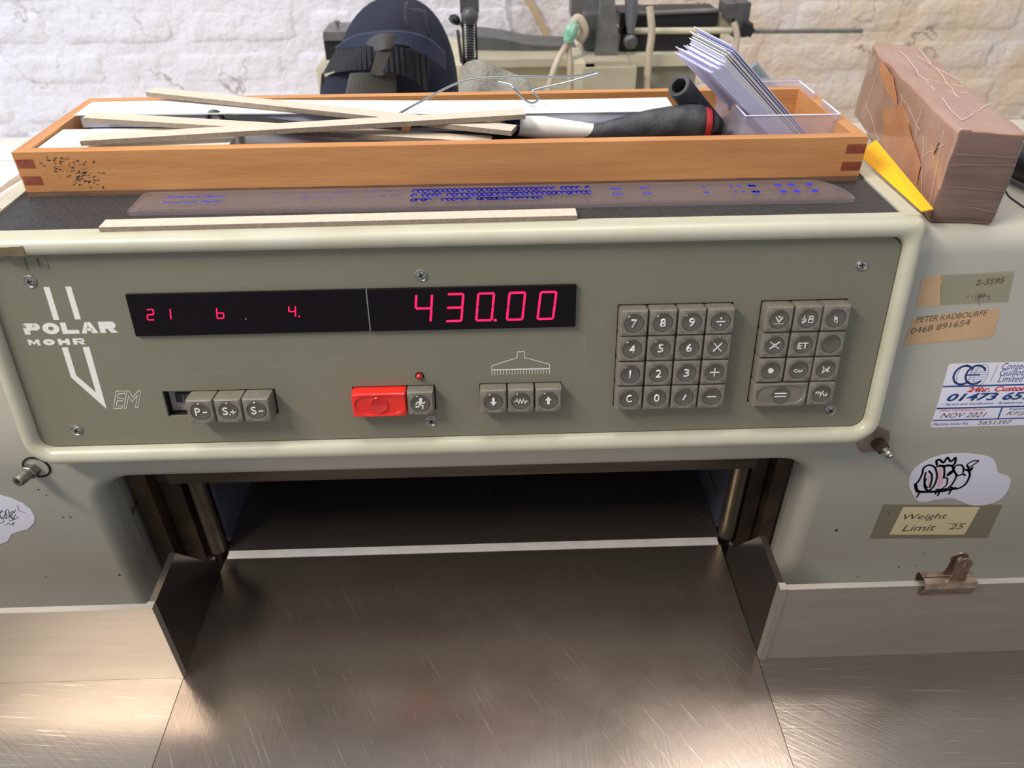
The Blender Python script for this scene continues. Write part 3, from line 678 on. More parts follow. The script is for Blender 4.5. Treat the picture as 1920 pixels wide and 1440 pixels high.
# ---------------------------------------------------------------- stickers (glued to the body)
from mathutils import geometry
def onB(x, y, fr):
    o = fr.translation; n = (fr.to_3x3() @ Vector((0, 0, 1))); d = ray(x, y); t = (o-CAM).dot(n)/d.dot(n); p = fr.inverted() @ (CAM+d*t); return p.x, p.y
b = NB(); x0, y1 = onB(1788, 682, BF); x0b, y0 = onB(1737, 805, BF); x0 = (x0+x0b)/2; x1 = x0+98
prism(b, rrect(x0, x1, y0, y1, 2.5, 4), .05, .25)
cs = pm('service_sticker', b, M_sticker, BF, label='white service sticker with blue and red printing, cut off by the right edge of the picture')
H = y1-y0; X = lambda f: x0+f*98; Y = lambda f: y0+f*H
def line(b, x0_, y0_, x1_, y1_, w): stroke(b, [(x0_, y0_), (x1_, y1_)], w, .26, th=.05)
b = NB(); line(b, X(.005), Y(.665), X(.995), Y(.665), 1.3); line(b, X(.005), Y(.325), X(.995), Y(.325), 1.3); line(b, X(.005), Y(.125), X(.995), Y(.125), 1.1); line(b, X(.50), Y(.33), X(.50), Y(.13), 1.1)
for sx in (0, 8.8):
    arc = [(X(.13)+sx+7*math.cos(math.radians(a)), Y(.83)+7.4*math.sin(math.radians(a))) for a in range(38 if sx == 0 else 28, 325, 12)]
    stroke(b, arc, 1.5, .26, th=.05)
line(b, X(.16), Y(.83), X(.25), Y(.83), 1.2)
for k in range(-3, 4): line(b, X(.17), Y(.83)+k*1.8, X(.31)-abs(k)*.8, Y(.83)+k*1.8, .22)
for sx in (-4.5, 8): stroke(b, [(X(.18)+sx+5*math.cos(math.radians(a)), Y(.83)+8.4*math.sin(math.radians(a))) for a in range(0, 360, 15)], .25, .26, closed=True, th=.05)
line(b, X(.345), Y(.72), X(.365), Y(.96), .3)
for s, yy in (('Conser', .90), ('Guillotin', .805), ('Limited', .71)):
    wd = {'Conser': 17.5, 'Guillotin': 22, 'Limited': 18.5}[s]; merge(b, text_bm(s, X(.40), X(.40)+wd, Y(yy), Y(yy)+5.2, shear=.25, z=.26, th=.05))
merge(b, text_bm('01473 657', X(.055), X(.73), Y(.435), Y(.435)+6.6, shear=.3, bold=.35, z=.26, th=.05))
merge(b, text_bm('·· Service and Certification ·· Breakdowns ·· Factory Moves ··', X(.03), X(.93), Y(.365), Y(.365)+2.1, shear=.2, bold=.1, z=.26, th=.05))
merge(b, text_bm('Engineers Name', X(.56), X(.80), Y(.262), Y(.262)+2.2, shear=.25, z=.26, th=.05))
merge(b, text_bm('Machine Serial No.', X(.015), X(.29), Y(.035), Y(.035)+2.6, shear=.25, z=.26, th=.05))
pm('blue_printing', b, M_navyink, BF, par=cs)
b = text_bm('24hr. Customer S', X(.19), X(.80), Y(.57), Y(.57)+4.3, shear=.3, bold=.35, z=.26, th=.05); merge(b, text_bm('Safety Certificate Expires', X(.03), X(.38), Y(.265), Y(.265)+2.3, shear=.25, z=.26, th=.05))
pm('red_printing', b, M_redink, BF, par=cs)
b = text_bm('NOV 2021', X(.05), X(.40), Y(.165), Y(.165)+4.4, shear=.35, z=.26, th=.05); merge(b, text_bm('KF/JP', X(.55), X(.74), Y(.165), Y(.165)+4.6, shear=.4, z=.26, th=.05)); merge(b, text_bm('5651397', X(.36), X(.62), Y(.03), Y(.03)+3.6, shear=.2, z=.26, th=.05))
pm('handwriting', b, M_pen, BF, par=cs)
# kraft label
pts = [onB(*q, BF) for q in ((1712, 597), (1871, 577), (1873, 590), (1862, 628), (1852, 633), (1694, 647))]
b = NB(); prism(b, pts, .05, .25); kl = pm('kraft_label', b, M_kraftlab, BF, label='tan gummed label with a handwritten name and phone number')
def handtext(s, p0, p1, h, fr, par, mt, z=.27, name='handwriting', shear=.2, bold=0):
    a = Vector(onB(*p0, fr)); c = Vector(onB(*p1, fr)); L_ = (c-a).length; an = math.atan2(c.y-a.y, c.x-a.x)
    b = text_bm(s, 0, L_, 0, h, shear=shear, z=z, th=.04, bold=bold); bmesh.ops.transform(b, matrix=Matrix.Translation((a.x, a.y, 0)) @ Matrix.Rotation(an, 4, 'Z'), verts=b.verts)
    return obj(name, b, mt, par, fr)
handtext('PETER KADBOURFE', (1717, 605), (1850, 591), 4.2, BF, kl, M_pen); handtext('0468 891654', (1707, 626), (1818, 609), 4.6, BF, kl, M_pen)
# torn label remnant + clear tape
pts = [onB(*q, BF) for q in ((1727, 524), (1740, 519), (1768, 515), (1762, 573), (1718, 575), (1717, 568), (1726, 540))]
b = NB(); prism(b, rough_boundary(pts, .25, 3, 3), .05, .2); kr = pm('torn_label', b, M_kraftlab, BF, label='torn tan end of an old label')
pts = [onB(*q, BF) for q in ((1764, 516), (1903, 507), (1890, 566), (1762, 572))]
b = NB(); prism(b, pts, .05, .2); tp = pm('clear_tape', b, M_sello, BF)
b = NB(); rr = random.Random(9)
for k in range(46):
    px = 1840+rr.gauss(0, 12); py = 556+rr.gauss(0, 3.5)-(px-1840)*.15; u, v = onB(px, py, BF); stroke(b, [(u, v), (u+rr.uniform(-.6, .8), v+rr.uniform(-2, 2))], .3, .22, th=.03)
pm('faded_print', b, mat('faded_ink', (98, 84, 66), .6), BF, par=tp)
handtext('2-3595', (1828, 535), (1882, 530), 4, BF, tp, M_pen)
pts = [onB(*q, BF) for q in ((1772, 473), (1905, 466), (1904, 507), (1762, 516))]
# graffiti sticker (lettering only)
cp = [(1705, 912), (1706, 893), (1716, 878), (1736, 864), (1766, 853), (1806, 850), (1846, 854), (1862, 861), (1868, 872), (1872, 886), (1890, 893), (1895, 902), (1888, 922), (1872, 938), (1850, 946), (1822, 947), (1800, 939), (1785, 934), (1760, 936), (1730, 941), (1716, 934)]
pts = [tuple(p)[:2] for p in smooth_path([(*onB(*q, VF), 0) for q in cp+cp[:1]], 4)][:-1]
b = NB(); prism(b, pts, .05, .25); gs = pm('graffiti_sticker', b, M_sticker, VF, label='white cloud-shaped sticker with black bubble letters and a crown')
def G2(x, y): return onB(1680+x/7.2, 830+y/7.2, VF)
def gl(b, L_, w): stroke(b, [tuple(p)[:2] for p in smooth_path([(*G2(*q), 0) for q in L_], 4)], w*1.5, .27, th=.05)
b = NB()
gl(b, [(400, 480), (380, 560), (400, 620), (450, 640), (520, 560), (550, 440), (520, 330), (440, 300), (370, 340), (350, 420), (300, 520), (250, 560)], 1.1)
gl(b, [(400, 400), (380, 500), (400, 590), (420, 600)], 1.0); gl(b, [(440, 380), (480, 430), (475, 520), (450, 600)], 1.1)
gl(b, [(550, 320), (640, 320), (650, 420), (640, 470)], 1.1); gl(b, [(620, 620), (680, 560), (690, 480), (640, 470)], .9); gl(b, [(700, 440), (760, 390), (760, 320), (690, 300), (640, 330)], 1.1)
gl(b, [(690, 440), (720, 400), (770, 380), (810, 430), (790, 500), (700, 610), (540, 630)], 1.1)
gl(b, [(900, 400), (910, 350), (880, 300), (800, 310), (780, 370), (830, 440), (900, 420), (930, 440)], 1.0); gl(b, [(930, 360), (980, 380), (990, 450), (930, 560), (820, 620), (740, 600)], 1.2)
gl(b, [(550, 300), (545, 240), (590, 230), (640, 265), (690, 200), (740, 250), (800, 200), (770, 300), (580, 305)], 1.2)
gl(b, [(260, 560), (290, 650), (420, 660), (620, 650), (800, 610)], 1.7); gl(b, [(320, 660), (280, 730)], 1.0); gl(b, [(590, 650), (560, 710)], 1.1); gl(b, [(740, 640), (710, 690)], 1.0); gl(b, [(540, 650), (530, 690)], .9)
gl(b, [(950, 300), (1000, 260), (1060, 240), (1110, 245), (1050, 290), (990, 330)], .8); gl(b, [(960, 310), (1000, 370), (1030, 330)], 1.2)
pm('black_lettering', b, M_ink, VF, par=gs)
b = NB()
for q in ([(570, 340), (625, 335), (620, 460), (660, 475), (600, 600), (555, 600)], [(425, 430), (450, 440), (450, 560), (425, 560)], [(240, 600), (265, 600), (285, 690), (255, 690)]): prism(b, [G2(*c) for c in q], .255, .265)
pm('pink_fill', b, M_pinkink, VF, par=gs)
# weight note with tape
pts = [onB(*q, VF) for q in ((1656, 946), (1880, 946), (1852, 1009), (1630, 1010))]
b = NB(); prism(b, rough_boundary(pts, .3, 4, 8), .02, .1); tp = pm('clear_tape', b, M_sello, VF)
b = NB(); prism(b, [onB(*q, VF) for q in ((1694, 951), (1837, 951), (1808, 1002), (1668, 1002))], .12, .3); nt_ = pm('paper_note', b, M_note, VF, label='cream paper note reading Weight Limit 25 under clear tape')
handtext('Weight', (1690, 977), (1772, 975), 8.5, VF, nt_, M_pen, z=.32); handtext('Limit', (1690, 996), (1752, 994), 7.5, VF, nt_, M_pen, z=.32); handtext('25', (1778, 992), (1805, 991), 6, VF, nt_, M_pen, z=.32)
b = NB(); stroke(b, [onB(1777, 981, VF), onB(1812, 981, VF)], .35, .32, th=.04); obj('handwriting', b, M_pen, nt_, VF)
# left sticker
cp = [(-60, 930), (0, 928), (22, 934), (44, 944), (58, 955), (65, 968), (64, 980), (52, 992), (36, 996), (22, 1001), (14, 1015), (-5, 1022), (-60, 1020)]
b = NB(); prism(b, [onB(*q, VF) for q in cp], .05, .25); ls = pm('scribble_sticker', b, M_sticker, VF, label='white sticker with tangled black scribbles, cut off by the left edge of the picture')
b = NB(); rr = random.Random(4)
for k in range(15):
    cx, cy = -4+rr.uniform(-8, 34), 966+rr.uniform(-13, 13)
    stroke(b, [onB(cx+7*math.cos(a/2)*rr.uniform(.7, 1.2), cy+6*math.sin(a/2)*rr.uniform(.7, 1.2), VF) for a in range(rr.randint(6, 12))], .45, .27, th=.04)
stroke(b, [onB(*q, VF) for q in ((33, 947), (36, 957), (48, 961))], .4, .27, th=.04); stroke(b, [onB(*q, VF) for q in ((10, 984), (17, 980), (20, 984), (27, 979), (24, 985))], .4, .27, th=.04)
obj('black_scribble', b, M_ink, ls, VF)
# dents and specks on the body
b = NB(); rr = random.Random(12)
for px, py, s in ((72, 918, 1), (87, 929, .8), (132, 970, 1), (118, 970, .9), (224, 1078, 1.4), (86, 1081, .8), (1733, 1038, .8), (1685, 1063, 1), (1718, 1061, .8), (1608, 1082, 1.1), (1568, 994, 1.5), (1666, 963, 1)):
    u, v = onB(px, py, VF); prism(b, rough_boundary(circ(s*.9, 6, u, v), .2, 1, px), .02, .07)
obj('paint_chip', b, M_scuff, G, VF, kind='stuff')

# ================================================================ WORKTOP
TB = thing('steel_worktop', 'scratched steel cutting table in front of and inside the machine, with a pale cutting strip', 'table', (-20, -200, -30))
b = NB(); box(b, -238.1, 191.3, -560, 18.6, -30, 0); obj('centre_plate', b, M_tabc, TB, bevel=.25, seg=1)
b = NB(); box(b, -760, -238.6, -560, -89.8, -30, 0); obj('side_plate', b, M_tabl, TB, bevel=.25, seg=1)
b = NB(); box(b, 191.8, 760, -560, -89.8, -30, 0); obj('side_plate', b, M_tabr, TB, bevel=.25, seg=1)
b = NB(); box(b, -237, 190, 19, 27.6, -20, .35); obj('cutting_stick', b, M_stick, TB, bevel=.3, label='pale plastic cutting strip')
b = NB(); box(b, -238.5, 192, 28, 285, -30, 0); obj('rear_plate', b, M_tabc, TB)
M_alus = mat('fence_side_darkened', (120, 110, 102), .16, .9, var=.3, vscale=12, bump=.04, bscale=200)  # fence metal with the dark interior's reflection put into a darker colour
# fences: front plate + side plate, mitred
def fence(s, xi, name_label):
    F = thing('side_fence', name_label, 'fence', (xi+s*150, -90, 0))
    t = 4.6
    b = NB(); x0, x1 = sorted((xi+s*.4, xi+s*520)); box(b, x0, x1, -94.8, -94.8+t, .15, 80.6); obj('front_plate', b, M_alu, F, bevel=.7)
    b = NB(); P = [(-94.0+t+.4, .15), (-94.0+t+.4, 81), (-46, 81.5), (-8, 27), (3, 22), (3, .15)]
    x0, x1 = sorted((xi, xi+s*t)); prism(b, P, x0, x1, T=TX); obj('side_plate', b, M_alus, F, bevel=.7)
    b = NB(); x0, x1 = sorted((xi-s*.1, xi+s*5)); box(b, x0, x1, -95.6, -89.6, .15, 82); obj('corner_joint', b, M_alu, F, bevel=1)
    return F
fence(-1, -238.2, 'brushed metal fence left of the cutting opening'); fence(1, 192, 'brushed metal fence right of the cutting opening, with the clip on it')
# bulldog clip
BC = thing('bulldog_clip', 'small worn steel bulldog clip gripping the top of the right fence', 'clip', (309, -92, 80))
def cl(u, v, w=0): return (u, w, v)
b = NB()
fp = [(-1.2, -10.5), (-4.6, -2.5), (-4.2, 3.5), (-.6, 5.5)]      # (y,z) outer profile of the front jaw
def jaw(sg):
    b = NB(); O = [(-3.1, -9), (-4.4, -6.4), (-7, 2.4), (-5.4, 6.2), (-1.2, 7.0)]; I = [(y*.84-.1 if y < -2 else y, z*.9) for y, z in O]
    loops = []
    for x in (-18, 18): loops.append([(x, sg*y, z) for y, z in O]+[(x, sg*y+sg*.9, z-.3) for y, z in reversed(O)])
    loft(b, loops); return b
TC = Matrix.Translation((309, -92.5, 80)) @ Matrix.Rotation(math.radians(0), 4, 'Z')
for sg in (1, -1):
    obj('jaw', jaw(sg), M_clip, BC, TC, smooth=False)
def handle(sg):
    b = NB(); pts = [(-5.5, 0), (5.5, 0), (4.3, 8), (4.2, 13)]+[(4.9*math.cos(math.radians(a)), 16+4.9*math.sin(math.radians(a))) for a in range(-10, 191, 20)]+[(-4.2, 13), (-4.3, 8)]
    prism(b, pts, -.45, .45); hole = NB(); prism(hole, circ(1.7, 14, 0, 16.3), -3, 3); b = subtract(b, [hole])
    bmesh.ops.transform(b, matrix=Matrix.Translation((0, -sg*3.4, 3)) @ Matrix.Scale(1.2, 4) @ Matrix.Rotation(math.radians(90+sg*(-2)), 4, 'X'), verts=b.verts); return b
for sg in (1, -1): obj('handle', handle(sg), M_clip, BC, TC @ Matrix.Translation((4, 0, 0)), bevel=0)

# ================================================================ TRAY
TR = thing('wooden_tray', 'long shallow orange beech tray full of paper and tools, on top of the machine', 'tray', (-30, 140, 305))
TX0, TX1, TY0, TY1, TZ = -320, 257, 80, 205, 336
b = NB(); box(b, TX0, TX1, TY0, TY0+8.5, 308.5, TZ); obj('front_board', b, M_wood, TR, bevel=.6)
b = NB(); box(b, TX0, TX1, TY1-8.5, TY1, 308, TZ); obj('back_board', b, M_wood, TR, bevel=.6)
for x in (TX0, TX1-9):
    b = NB(); box(b, x+.05, x+8.95, TY0+8.6, TY1-8.6, 308, TZ); obj('end_board', b, M_woodside, TR, bevel=.4)
b = NB(); box(b, TX0+.3, TX1-.3, TY0-.1, TY1, 304.95, 308.4); obj('base_board', b, M_ply, TR)
for x0, x1, z0, z1 in ((TX0+1, TX0+12.5, 325.2, 331.2), (TX0+1, TX0+13.5, 313.5, 319.5), (TX1-13.5, TX1-.3, 324.5, 331), (TX1-14, TX1-.5, 312.5, 318.8)):
    b = NB(); box(b, x0, x1, TY0-.12, TY0+1, z0, z1); obj('finger_joint', b, M_finger, TR)
b = NB(); rr = random.Random(21)
for k in range(120):
    t_ = rr.random(); px = 95+t_*85+rr.gauss(0, 16); py = 296+t_*50+rr.gauss(0, 13)
    if not (62 < px < 215 and 291 < py < 352): continue
    p = atY(px, py, 79.9); w = rr.uniform(.3, 1.8)*rr.uniform(.4, 1); h = rr.uniform(.2, .9)*rr.uniform(.4, 1)
    prism(b, rough_boundary([(p.x-w, p.z-h), (p.x+w*.6, p.z-h*.7), (p.x+w, p.z+h), (p.x-w*.6, p.z+h*.6)], .35, 2, k), .02, .1, T=Matrix.Translation((0, 80, 0)) @ VF)
obj('ink_stain', b, mat('old_ink_stain', (74, 62, 52), .7), TR, kind='stuff')

def slab(P, Q, wid, th, ends=None):
    """rectangular strip, P->Q centre line of its underside"""
    P = Vector(P); Q = Vector(Q); d = (Q-P); L_ = d.length; d.normalize(); s = Vector((0, 0, 1)).cross(d).normalized(); n = d.cross(s)
    T = Matrix((( d.x, s.x, n.x, P.x), (d.y, s.y, n.y, P.y), (d.z, s.z, n.z, P.z), (0, 0, 0, 1)))
    b = NB(); box(b, 0, L_, -wid/2, wid/2, 0, th, T=T)
    for f in b.faces:
        f.normal_update(); f.material_index = 0 if abs(f.normal.dot(n)) > .9 else 1
    return b
GB = [M_grey, M_greyedge]; gg = 'greyboard strips'
def raypt(px, py, P, L_):
    P = Vector(P); d = ray(px, py).normalized(); o = CAM-P; bb = o.dot(d); c = o.dot(o)-L_*L_; disc = max(bb*bb-c, 0)
    return CAM+d*(-bb-math.sqrt(disc)) if False else CAM+d*(-bb-math.sqrt(disc))
def strip(P, Q, lab, w=13.5, th=3.4):
    b = slab(P, Q, w, th); c = b.verts
    me = obj('greyboard_strip', b, GB, None, label=lab, cat='board strip', group=gg); return me
strip((-246, 23.5, 306.1), (53.2, 26.5, 306.1), 'grey card strip lying alone in front of the ruler on the black mat', 11.5, 3.2)
strip((-278, 96.2, 336.4), (24, 119, 342.0), 'topmost grey card strip, its left end on the front edge of the tray')
strip((-293, 141, 338.6), (0, 102, 328.5), 'middle one of three grey card strips in the tray')
strip((-264, 193, 341.6), (16, 100.5, 336.4), 'grey card strip with its left end highest, slanting down across the paper stack')
# paper stack
def bent_stack(x0, x1, y0, y1, dy, z0, z1, n=30, seed=0):
    b = NB(); loops = []
    for i in range(n+1):
        t = i/n; x = x0+(x1-x0)*t; o = dy*t; s = .9*math.sin(t*7+seed)
        w = noise.noise(Vector((t*9, seed, 0)))
        loops.append([(x, y0+o+w*.8, z0+s*.3), (x, y1+o, z0+s*.3), (x, y1+o-w, z1+s), (x, y0+o+w*.8, z1+s)])
    loft(b, loops)
    b.normal_update()
    for f in b.faces: f.material_index = 0 if f.normal.z > .7 else 1
    return b
PS = thing('paper_stack', 'long low stack of white paper strips along the back of the tray', 'paper', (-90, 165, 326))
obj('sheets', bent_stack(-306, 128, 155, 184, -17, 328.5, 337), [M_paper, M_paperedge], PS, smooth=False)
obj('top_sheet', bent_stack(-309, 136, 153, 187, -17, 337.9, 338.3), [M_paper, M_paper], PS)
b = NB(); box(b, -60, 132, 134, 176, 309, 327.5); obj('black_case', b, M_black, None, bevel=1, label='flat black case under the right half of the white paper stack', cat='case')
b = NB(); box(b, -300, -70, 150, 180, 309, 327.5); obj('card_offcut_pile', b, M_paperedge, None, bevel=.5, label='pile of offcuts under the left half of the white paper stack', cat='paper')
b = NB(); box(b, -310, -180, 89.5, 133.5, 309, 334); obj('white_block', b, M_foam, None, bevel=2, label='thick white card block in the left front corner of the tray', cat='block')
b = NB(); box(b, -176, 40, 90, 128, 308.5, 312); obj('dark_board', b, M_black, None, label='dark board on the bottom of the tray, under the card strips', cat='board')
# scissors loop
SCI = thing('scissors', 'black plastic scissor loop peeping out between the card strips', 'scissors', (-200, 143, 330))
p = atZ(400, 222, 336); b = NB()
tube(b, [(p.x+5.5*math.cos(a*math.pi/10), p.y+3+1.5*math.sin(a*math.pi/10), 334+5.5*math.sin(a*math.pi/10)) for a in range(21)], 1.7, 8); obj('finger_loop', b, M_black, SCI, smooth=True)
b = NB(); tube(b, [(p.x+9, p.y+3, 336), (p.x+60, p.y-4, 331), (p.x+110, p.y-10, 329)], [3, 3.5, 2], 8); obj('shank', b, M_black, SCI, smooth=True)
# knife with white handle
KN = thing('craft_knife', 'white plastic handled knife with a navy collar, lying in the middle of the tray', 'knife', (30, 118, 312))
a0 = atZ(905, 232, 333); a1 = atZ(945, 235, 334); a2 = atZ(972, 236, 333); a3 = atZ(1115, 246, 326)
b = NB(); tube(b, smooth_path([a0+Vector((0, 0, 0)), a0.lerp(a1, .5), a1], 4), [2, 5.5, 6.4, 6.4, 6.4, 6.4, 6.3, 6.2, 6], 14); obj('handle_end', b, M_foam, KN, smooth=True)
b = NB(); tube(b, [a1, a1.lerp(a2, .5), a2], [6, 5.4, 6], 14); obj('collar', b, M_navyglass, KN, smooth=True)
b = NB(); tube(b, [a2, a2.lerp(a3, .3), a3], [7, 8, 5], 14); obj('grip', b, M_foam, KN, smooth=True)
# pliers/screwdriver grip
PG = thing('rubber_grip_tool', 'hand tool with a fat black rubber grip and red collars in the tray', 'tool', (110, 112, 310))
q = [atZ(1036, 256, 322), atZ(1056, 254, 323), atZ(1130, 246, 326), atZ(1215, 235, 329), atZ(1285, 230, 330), atZ(1322, 230, 330)]
b = NB(); pp = smooth_path(q[1:], 5); rs = [np.interp(i/(len(pp)-1), [0, .25, .5, .72, .9, 1], [3.5, 6.5, 11, 13, 12.5, 10.5]) for i in range(len(pp))]
tube(b, pp, list(rs), 18); obj('grip', b, M_rubber, PG, smooth=True)
e = (q[5]-q[4]).normalized()
b = NB(); tube(b, [q[5]-e*1, q[5]+e*1.5, q[5]+e*3.6, q[5]+e*4.6], [10.9, 10.9, 9.8, 6], 20); obj('red_collar', b, M_redgrip, PG, smooth=True)
b = NB(); tube(b, [q[5]+e*4.6, q[5]+e*9], [8, 6], 16); obj('end_cap', b, M_rubber, PG, smooth=True)
for f_ in (0, .45):
    c = q[0].lerp(q[1], f_+.1); b = NB(); tube(b, [c, c+e*2.2], [4.2, 4.2], 12); obj('red_ring', b, M_redgrip, PG, smooth=True)
b = NB(); tube(b, [q[0]-e*40+Vector((0, 4, -6)), q[0]], [2.2, 2.4], 10); obj('shaft', b, M_steel, PG, smooth=True)
# hollow tube handle
t0 = atY(1272, 160, 142); t1 = atY(1344, 246, 176)
RT = thing('rubber_tube', 'hollow worn black rubber tube sticking up out of the tray, left of the white leaflets', 'tube', tuple(t1))
dd = (t1-t0).normalized()
b = NB()
up = Vector((0, 1, 0)); sa = dd.cross(up).normalized(); sb_ = sa.cross(dd)
def ring(c, r, n=22): return [c+(sa*math.cos(2*math.pi*k/n)+sb_*math.sin(2*math.pi*k/n))*r for k in range(n)]
loft(b, [ring(t0+dd*22, 5.2), ring(t0+dd*.4, 5.6), ring(t0, 6.2), ring(t0+dd*.4, 8.2), ring(t0+dd*2, 8.8), ring(t0.lerp(t1, .5), 8.6), ring(t1, 9)], True, True)
obj('sleeve', b, M_rubber, RT, smooth=True)
# wire hook
wp = [atY(728, 224, 128), atY(790, 190, 150), atY(870, 152, 168), atY(960, 144, 175), atY(1060, 144, 172), atY(1122, 137, 165), atY(1060, 155, 166), atY(1004, 168, 160), atY(1000, 173, 158), atY(1010, 183, 156), atY(1003, 192, 155), atY(988, 190, 155), atY(965, 168, 157), atY(958, 160, 160), atY(935, 154, 162)]
b = NB(); tube(b, smooth_path(wp, 7), .85, 8); obj('bent_wire', b, M_wire, None, smooth=True, label='bent steel wire arching out of the tray over the white paper', cat='wire')
# clear card box
CB = thing('clear_card_box', 'frosted clear plastic card box holding the white leaflets, right end of the tray', 'box', (216, 160, 308.5))
Z0, Z1 = 308.9, 340; x0, x1, y0, y1 = 182, 250, 116, 204
def wallp(pts, a, b_, T): bb = NB(); prism(bb, pts, a, b_, T=T); return bb
def notch(a0_, a1_, cx, r, z):   # polygon in (s, z) with a thumb notch from the top
    return [(a0_, Z0+1.2), (a1_, Z0+1.2), (a1_, z), (cx+r, z)]+[(cx+r*math.cos(math.radians(k)), z+1.2*r*-math.sin(math.radians(k))) for k in range(20, 180, 20)]+[(cx-r, z), (a0_, z)]
obj('side_wall', wallp(notch(y0+1, y1-1, 160, 8, Z1), x0, x0+.9, TX), M_poly, CB); obj('side_wall', wallp(notch(y0+1, y1-1, 160, 8, Z1), x1-.9, x1, TX), M_poly, CB)
b = NB(); box(b, x0, x1, y0, y0+.9, Z0+1.2, Z1); obj('front_wall', b, M_poly, CB); b = NB(); box(b, x0, x1, y1-.9, y1, Z0+1.2, Z1+3); obj('back_wall', b, M_poly, CB)
b = NB(); box(b, x0, x1, y0, y1, Z0, Z0+1.1); obj('base', b, M_poly, CB)
b = NB()
for p_, q_ in (((x0, y0), (x1, y0)), ((x0, y1), (x1, y1)), ((x0, y0), (x0, 151)), ((x1, y0), (x1, 151)), ((x0, 169), (x0, y1)), ((x1, 169), (x1, y1))): tube(b, [(*p_, Z1+.3), (*q_, Z1+.3)], .55, 6)
obj('rim', b, mat('bright_plastic_edge', (225, 224, 232), .25), CB)
# leaflets leaning to the left
M_leaf = mat('lilac_white_paper', (214, 214, 240), .6, var=.3, vscale=60, vcol=(196, 196, 232)); M_leafd = mat('dark_backed_paper', (96, 92, 108), .6)
nL = 26; rr = random.Random(8)
FA, FB = atY(1328, 132, 128), atY(1384, 100, 128); BA = atY(1257, 90, 180); wv = BA-FA; wv.y = 46; wl = wv.length; wv.normalize()
GA, GB_ = atY(1444, 252, 128), atY(1512, 250, 128)
for i in range(nL):
    f_ = i/(nL-1)
    ft = FA.lerp(FB, f_); fb = GA.lerp(GB_, f_); d = (fb-ft).normalized(); fb = ft+d*((311.5-ft.z)/d.z)
    L_ = (fb-ft).length; j_ = rr.uniform(-4, 4)+(6 if i in (20, 23, 25) else 0); ft = ft-d*j_; L_ += j_
    nrm = d.cross(wv).normalized()
    if nrm.x > 0: nrm = -nrm
    T = Matrix(((d.x, wv.x, nrm.x, ft.x), (d.y, wv.y, nrm.y, ft.y), (d.z, wv.z, nrm.z, ft.z), (0, 0, 0, 1)))
    b = NB(); box(b, 0, L_-abs(1.5), 0, wl*.92+rr.uniform(-3, 3), -.25, .25, T=T)
    pos = 'leftmost, lowest sheet of' if i == 0 else ('rightmost sheet of' if i == nL-1 else None)
    obj('leaflet', b, (M_leafd if i in (17, 19, 22, 24) else (M_leaf if i < 12 or i % 2 else M_paper)), None, label=(pos+' the white leaflets slanting in the clear plastic box' if pos else 'white folded leaflet inside the slanting pack in the clear plastic box'), cat='leaflet', group='white leaflets in the clear box')

# ================================================================ RULER
RU = thing('plastic_ruler', 'long clear plastic ruler with blue printing, lying in front of the wooden tray', 'ruler', (0, 61, 305))
b = NB(); pts = [(-239.5, 46.5), (-238, 44.4), (238, 41.8), (240.5, 43.2), (241, 50), (239.5, 58), (236, 66), (230, 73), (222, 77.4), (-234, 78.4), (-238, 77), (-239.5, 74)]
prism(b, pts, 305.0, 307.6); obj('blade', b, M_clear, RU, bevel=.5)
b = NB()
for k in range(0, 460):
    x = -232+k*1.016; l = 5 if k % 10 == 0 else (3.6 if k % 5 == 0 else 2.2)
    y = 44.8-(x+238)*2.4/476
    prism(b, [(x-.09, y), (x+.09, y), (x+.09, y+l), (x-.09, y+l)], 307.62, 307.66)
obj('scale_marks', b, mat('scale_ink', (30, 28, 44), .5), RU, kind='stuff')
R2 = lambda px: -239+(px-240)*.3522
b = NB()
merge(b, text_bm('Inveresk Paper', R2(292), R2(408), 65.5, 70, shear=.3, bold=.2, z=307.62, th=.05)); merge(b, text_bm('Inveresk Paper', R2(292), R2(408), 56.5, 61, shear=.3, bold=.1, z=307.62, th=.05))  # lower line is the print's reflection, drawn as ink
obj('lettering', b, M_blue, RU)
b = NB(); rr = random.Random(2)
for r_, y in enumerate((70.5, 62.5, 55)):
    for k in range(36):
        px = 768+k*9.6
        if rr.random() < .06 or (r_ == 2 and px > 1010): continue
        q_ = rr.uniform(.8, 1.1); stroke(b, [(R2(px)+1.5*q_*math.cos(a), y+(2.9 if r_ < 2 else 2)*math.sin(a)) for a in [x_*math.pi/4 for x_ in range(rr.randint(6, 9))]], 1.35, 307.62, th=.04)
for k in range(44):
    px = rr.uniform(450, 760); y = rr.choice((71, 63, 61)); stroke(b, [(R2(px), y), (R2(px)+rr.uniform(1, 5), y+rr.uniform(-.3, .3))], .45, 307.62, th=.04)
for px in (1158, 1166, 1210, 1220, 1330, 1385, 1400, 1420, 1430, 1150):
    for y in (68, 58): prism(b, circ(rr.uniform(1, 2), 9, R2(px), y, ry=1.4), 307.62, 307.66)
for px in (1477, 1503, 1538, 1425):
    for y in (68.5, 57): prism(b, circ(2.6, 12, R2(px), y, ry=2.4), 307.62, 307.66)
obj('blue_print', b, M_blue, RU, kind='stuff')

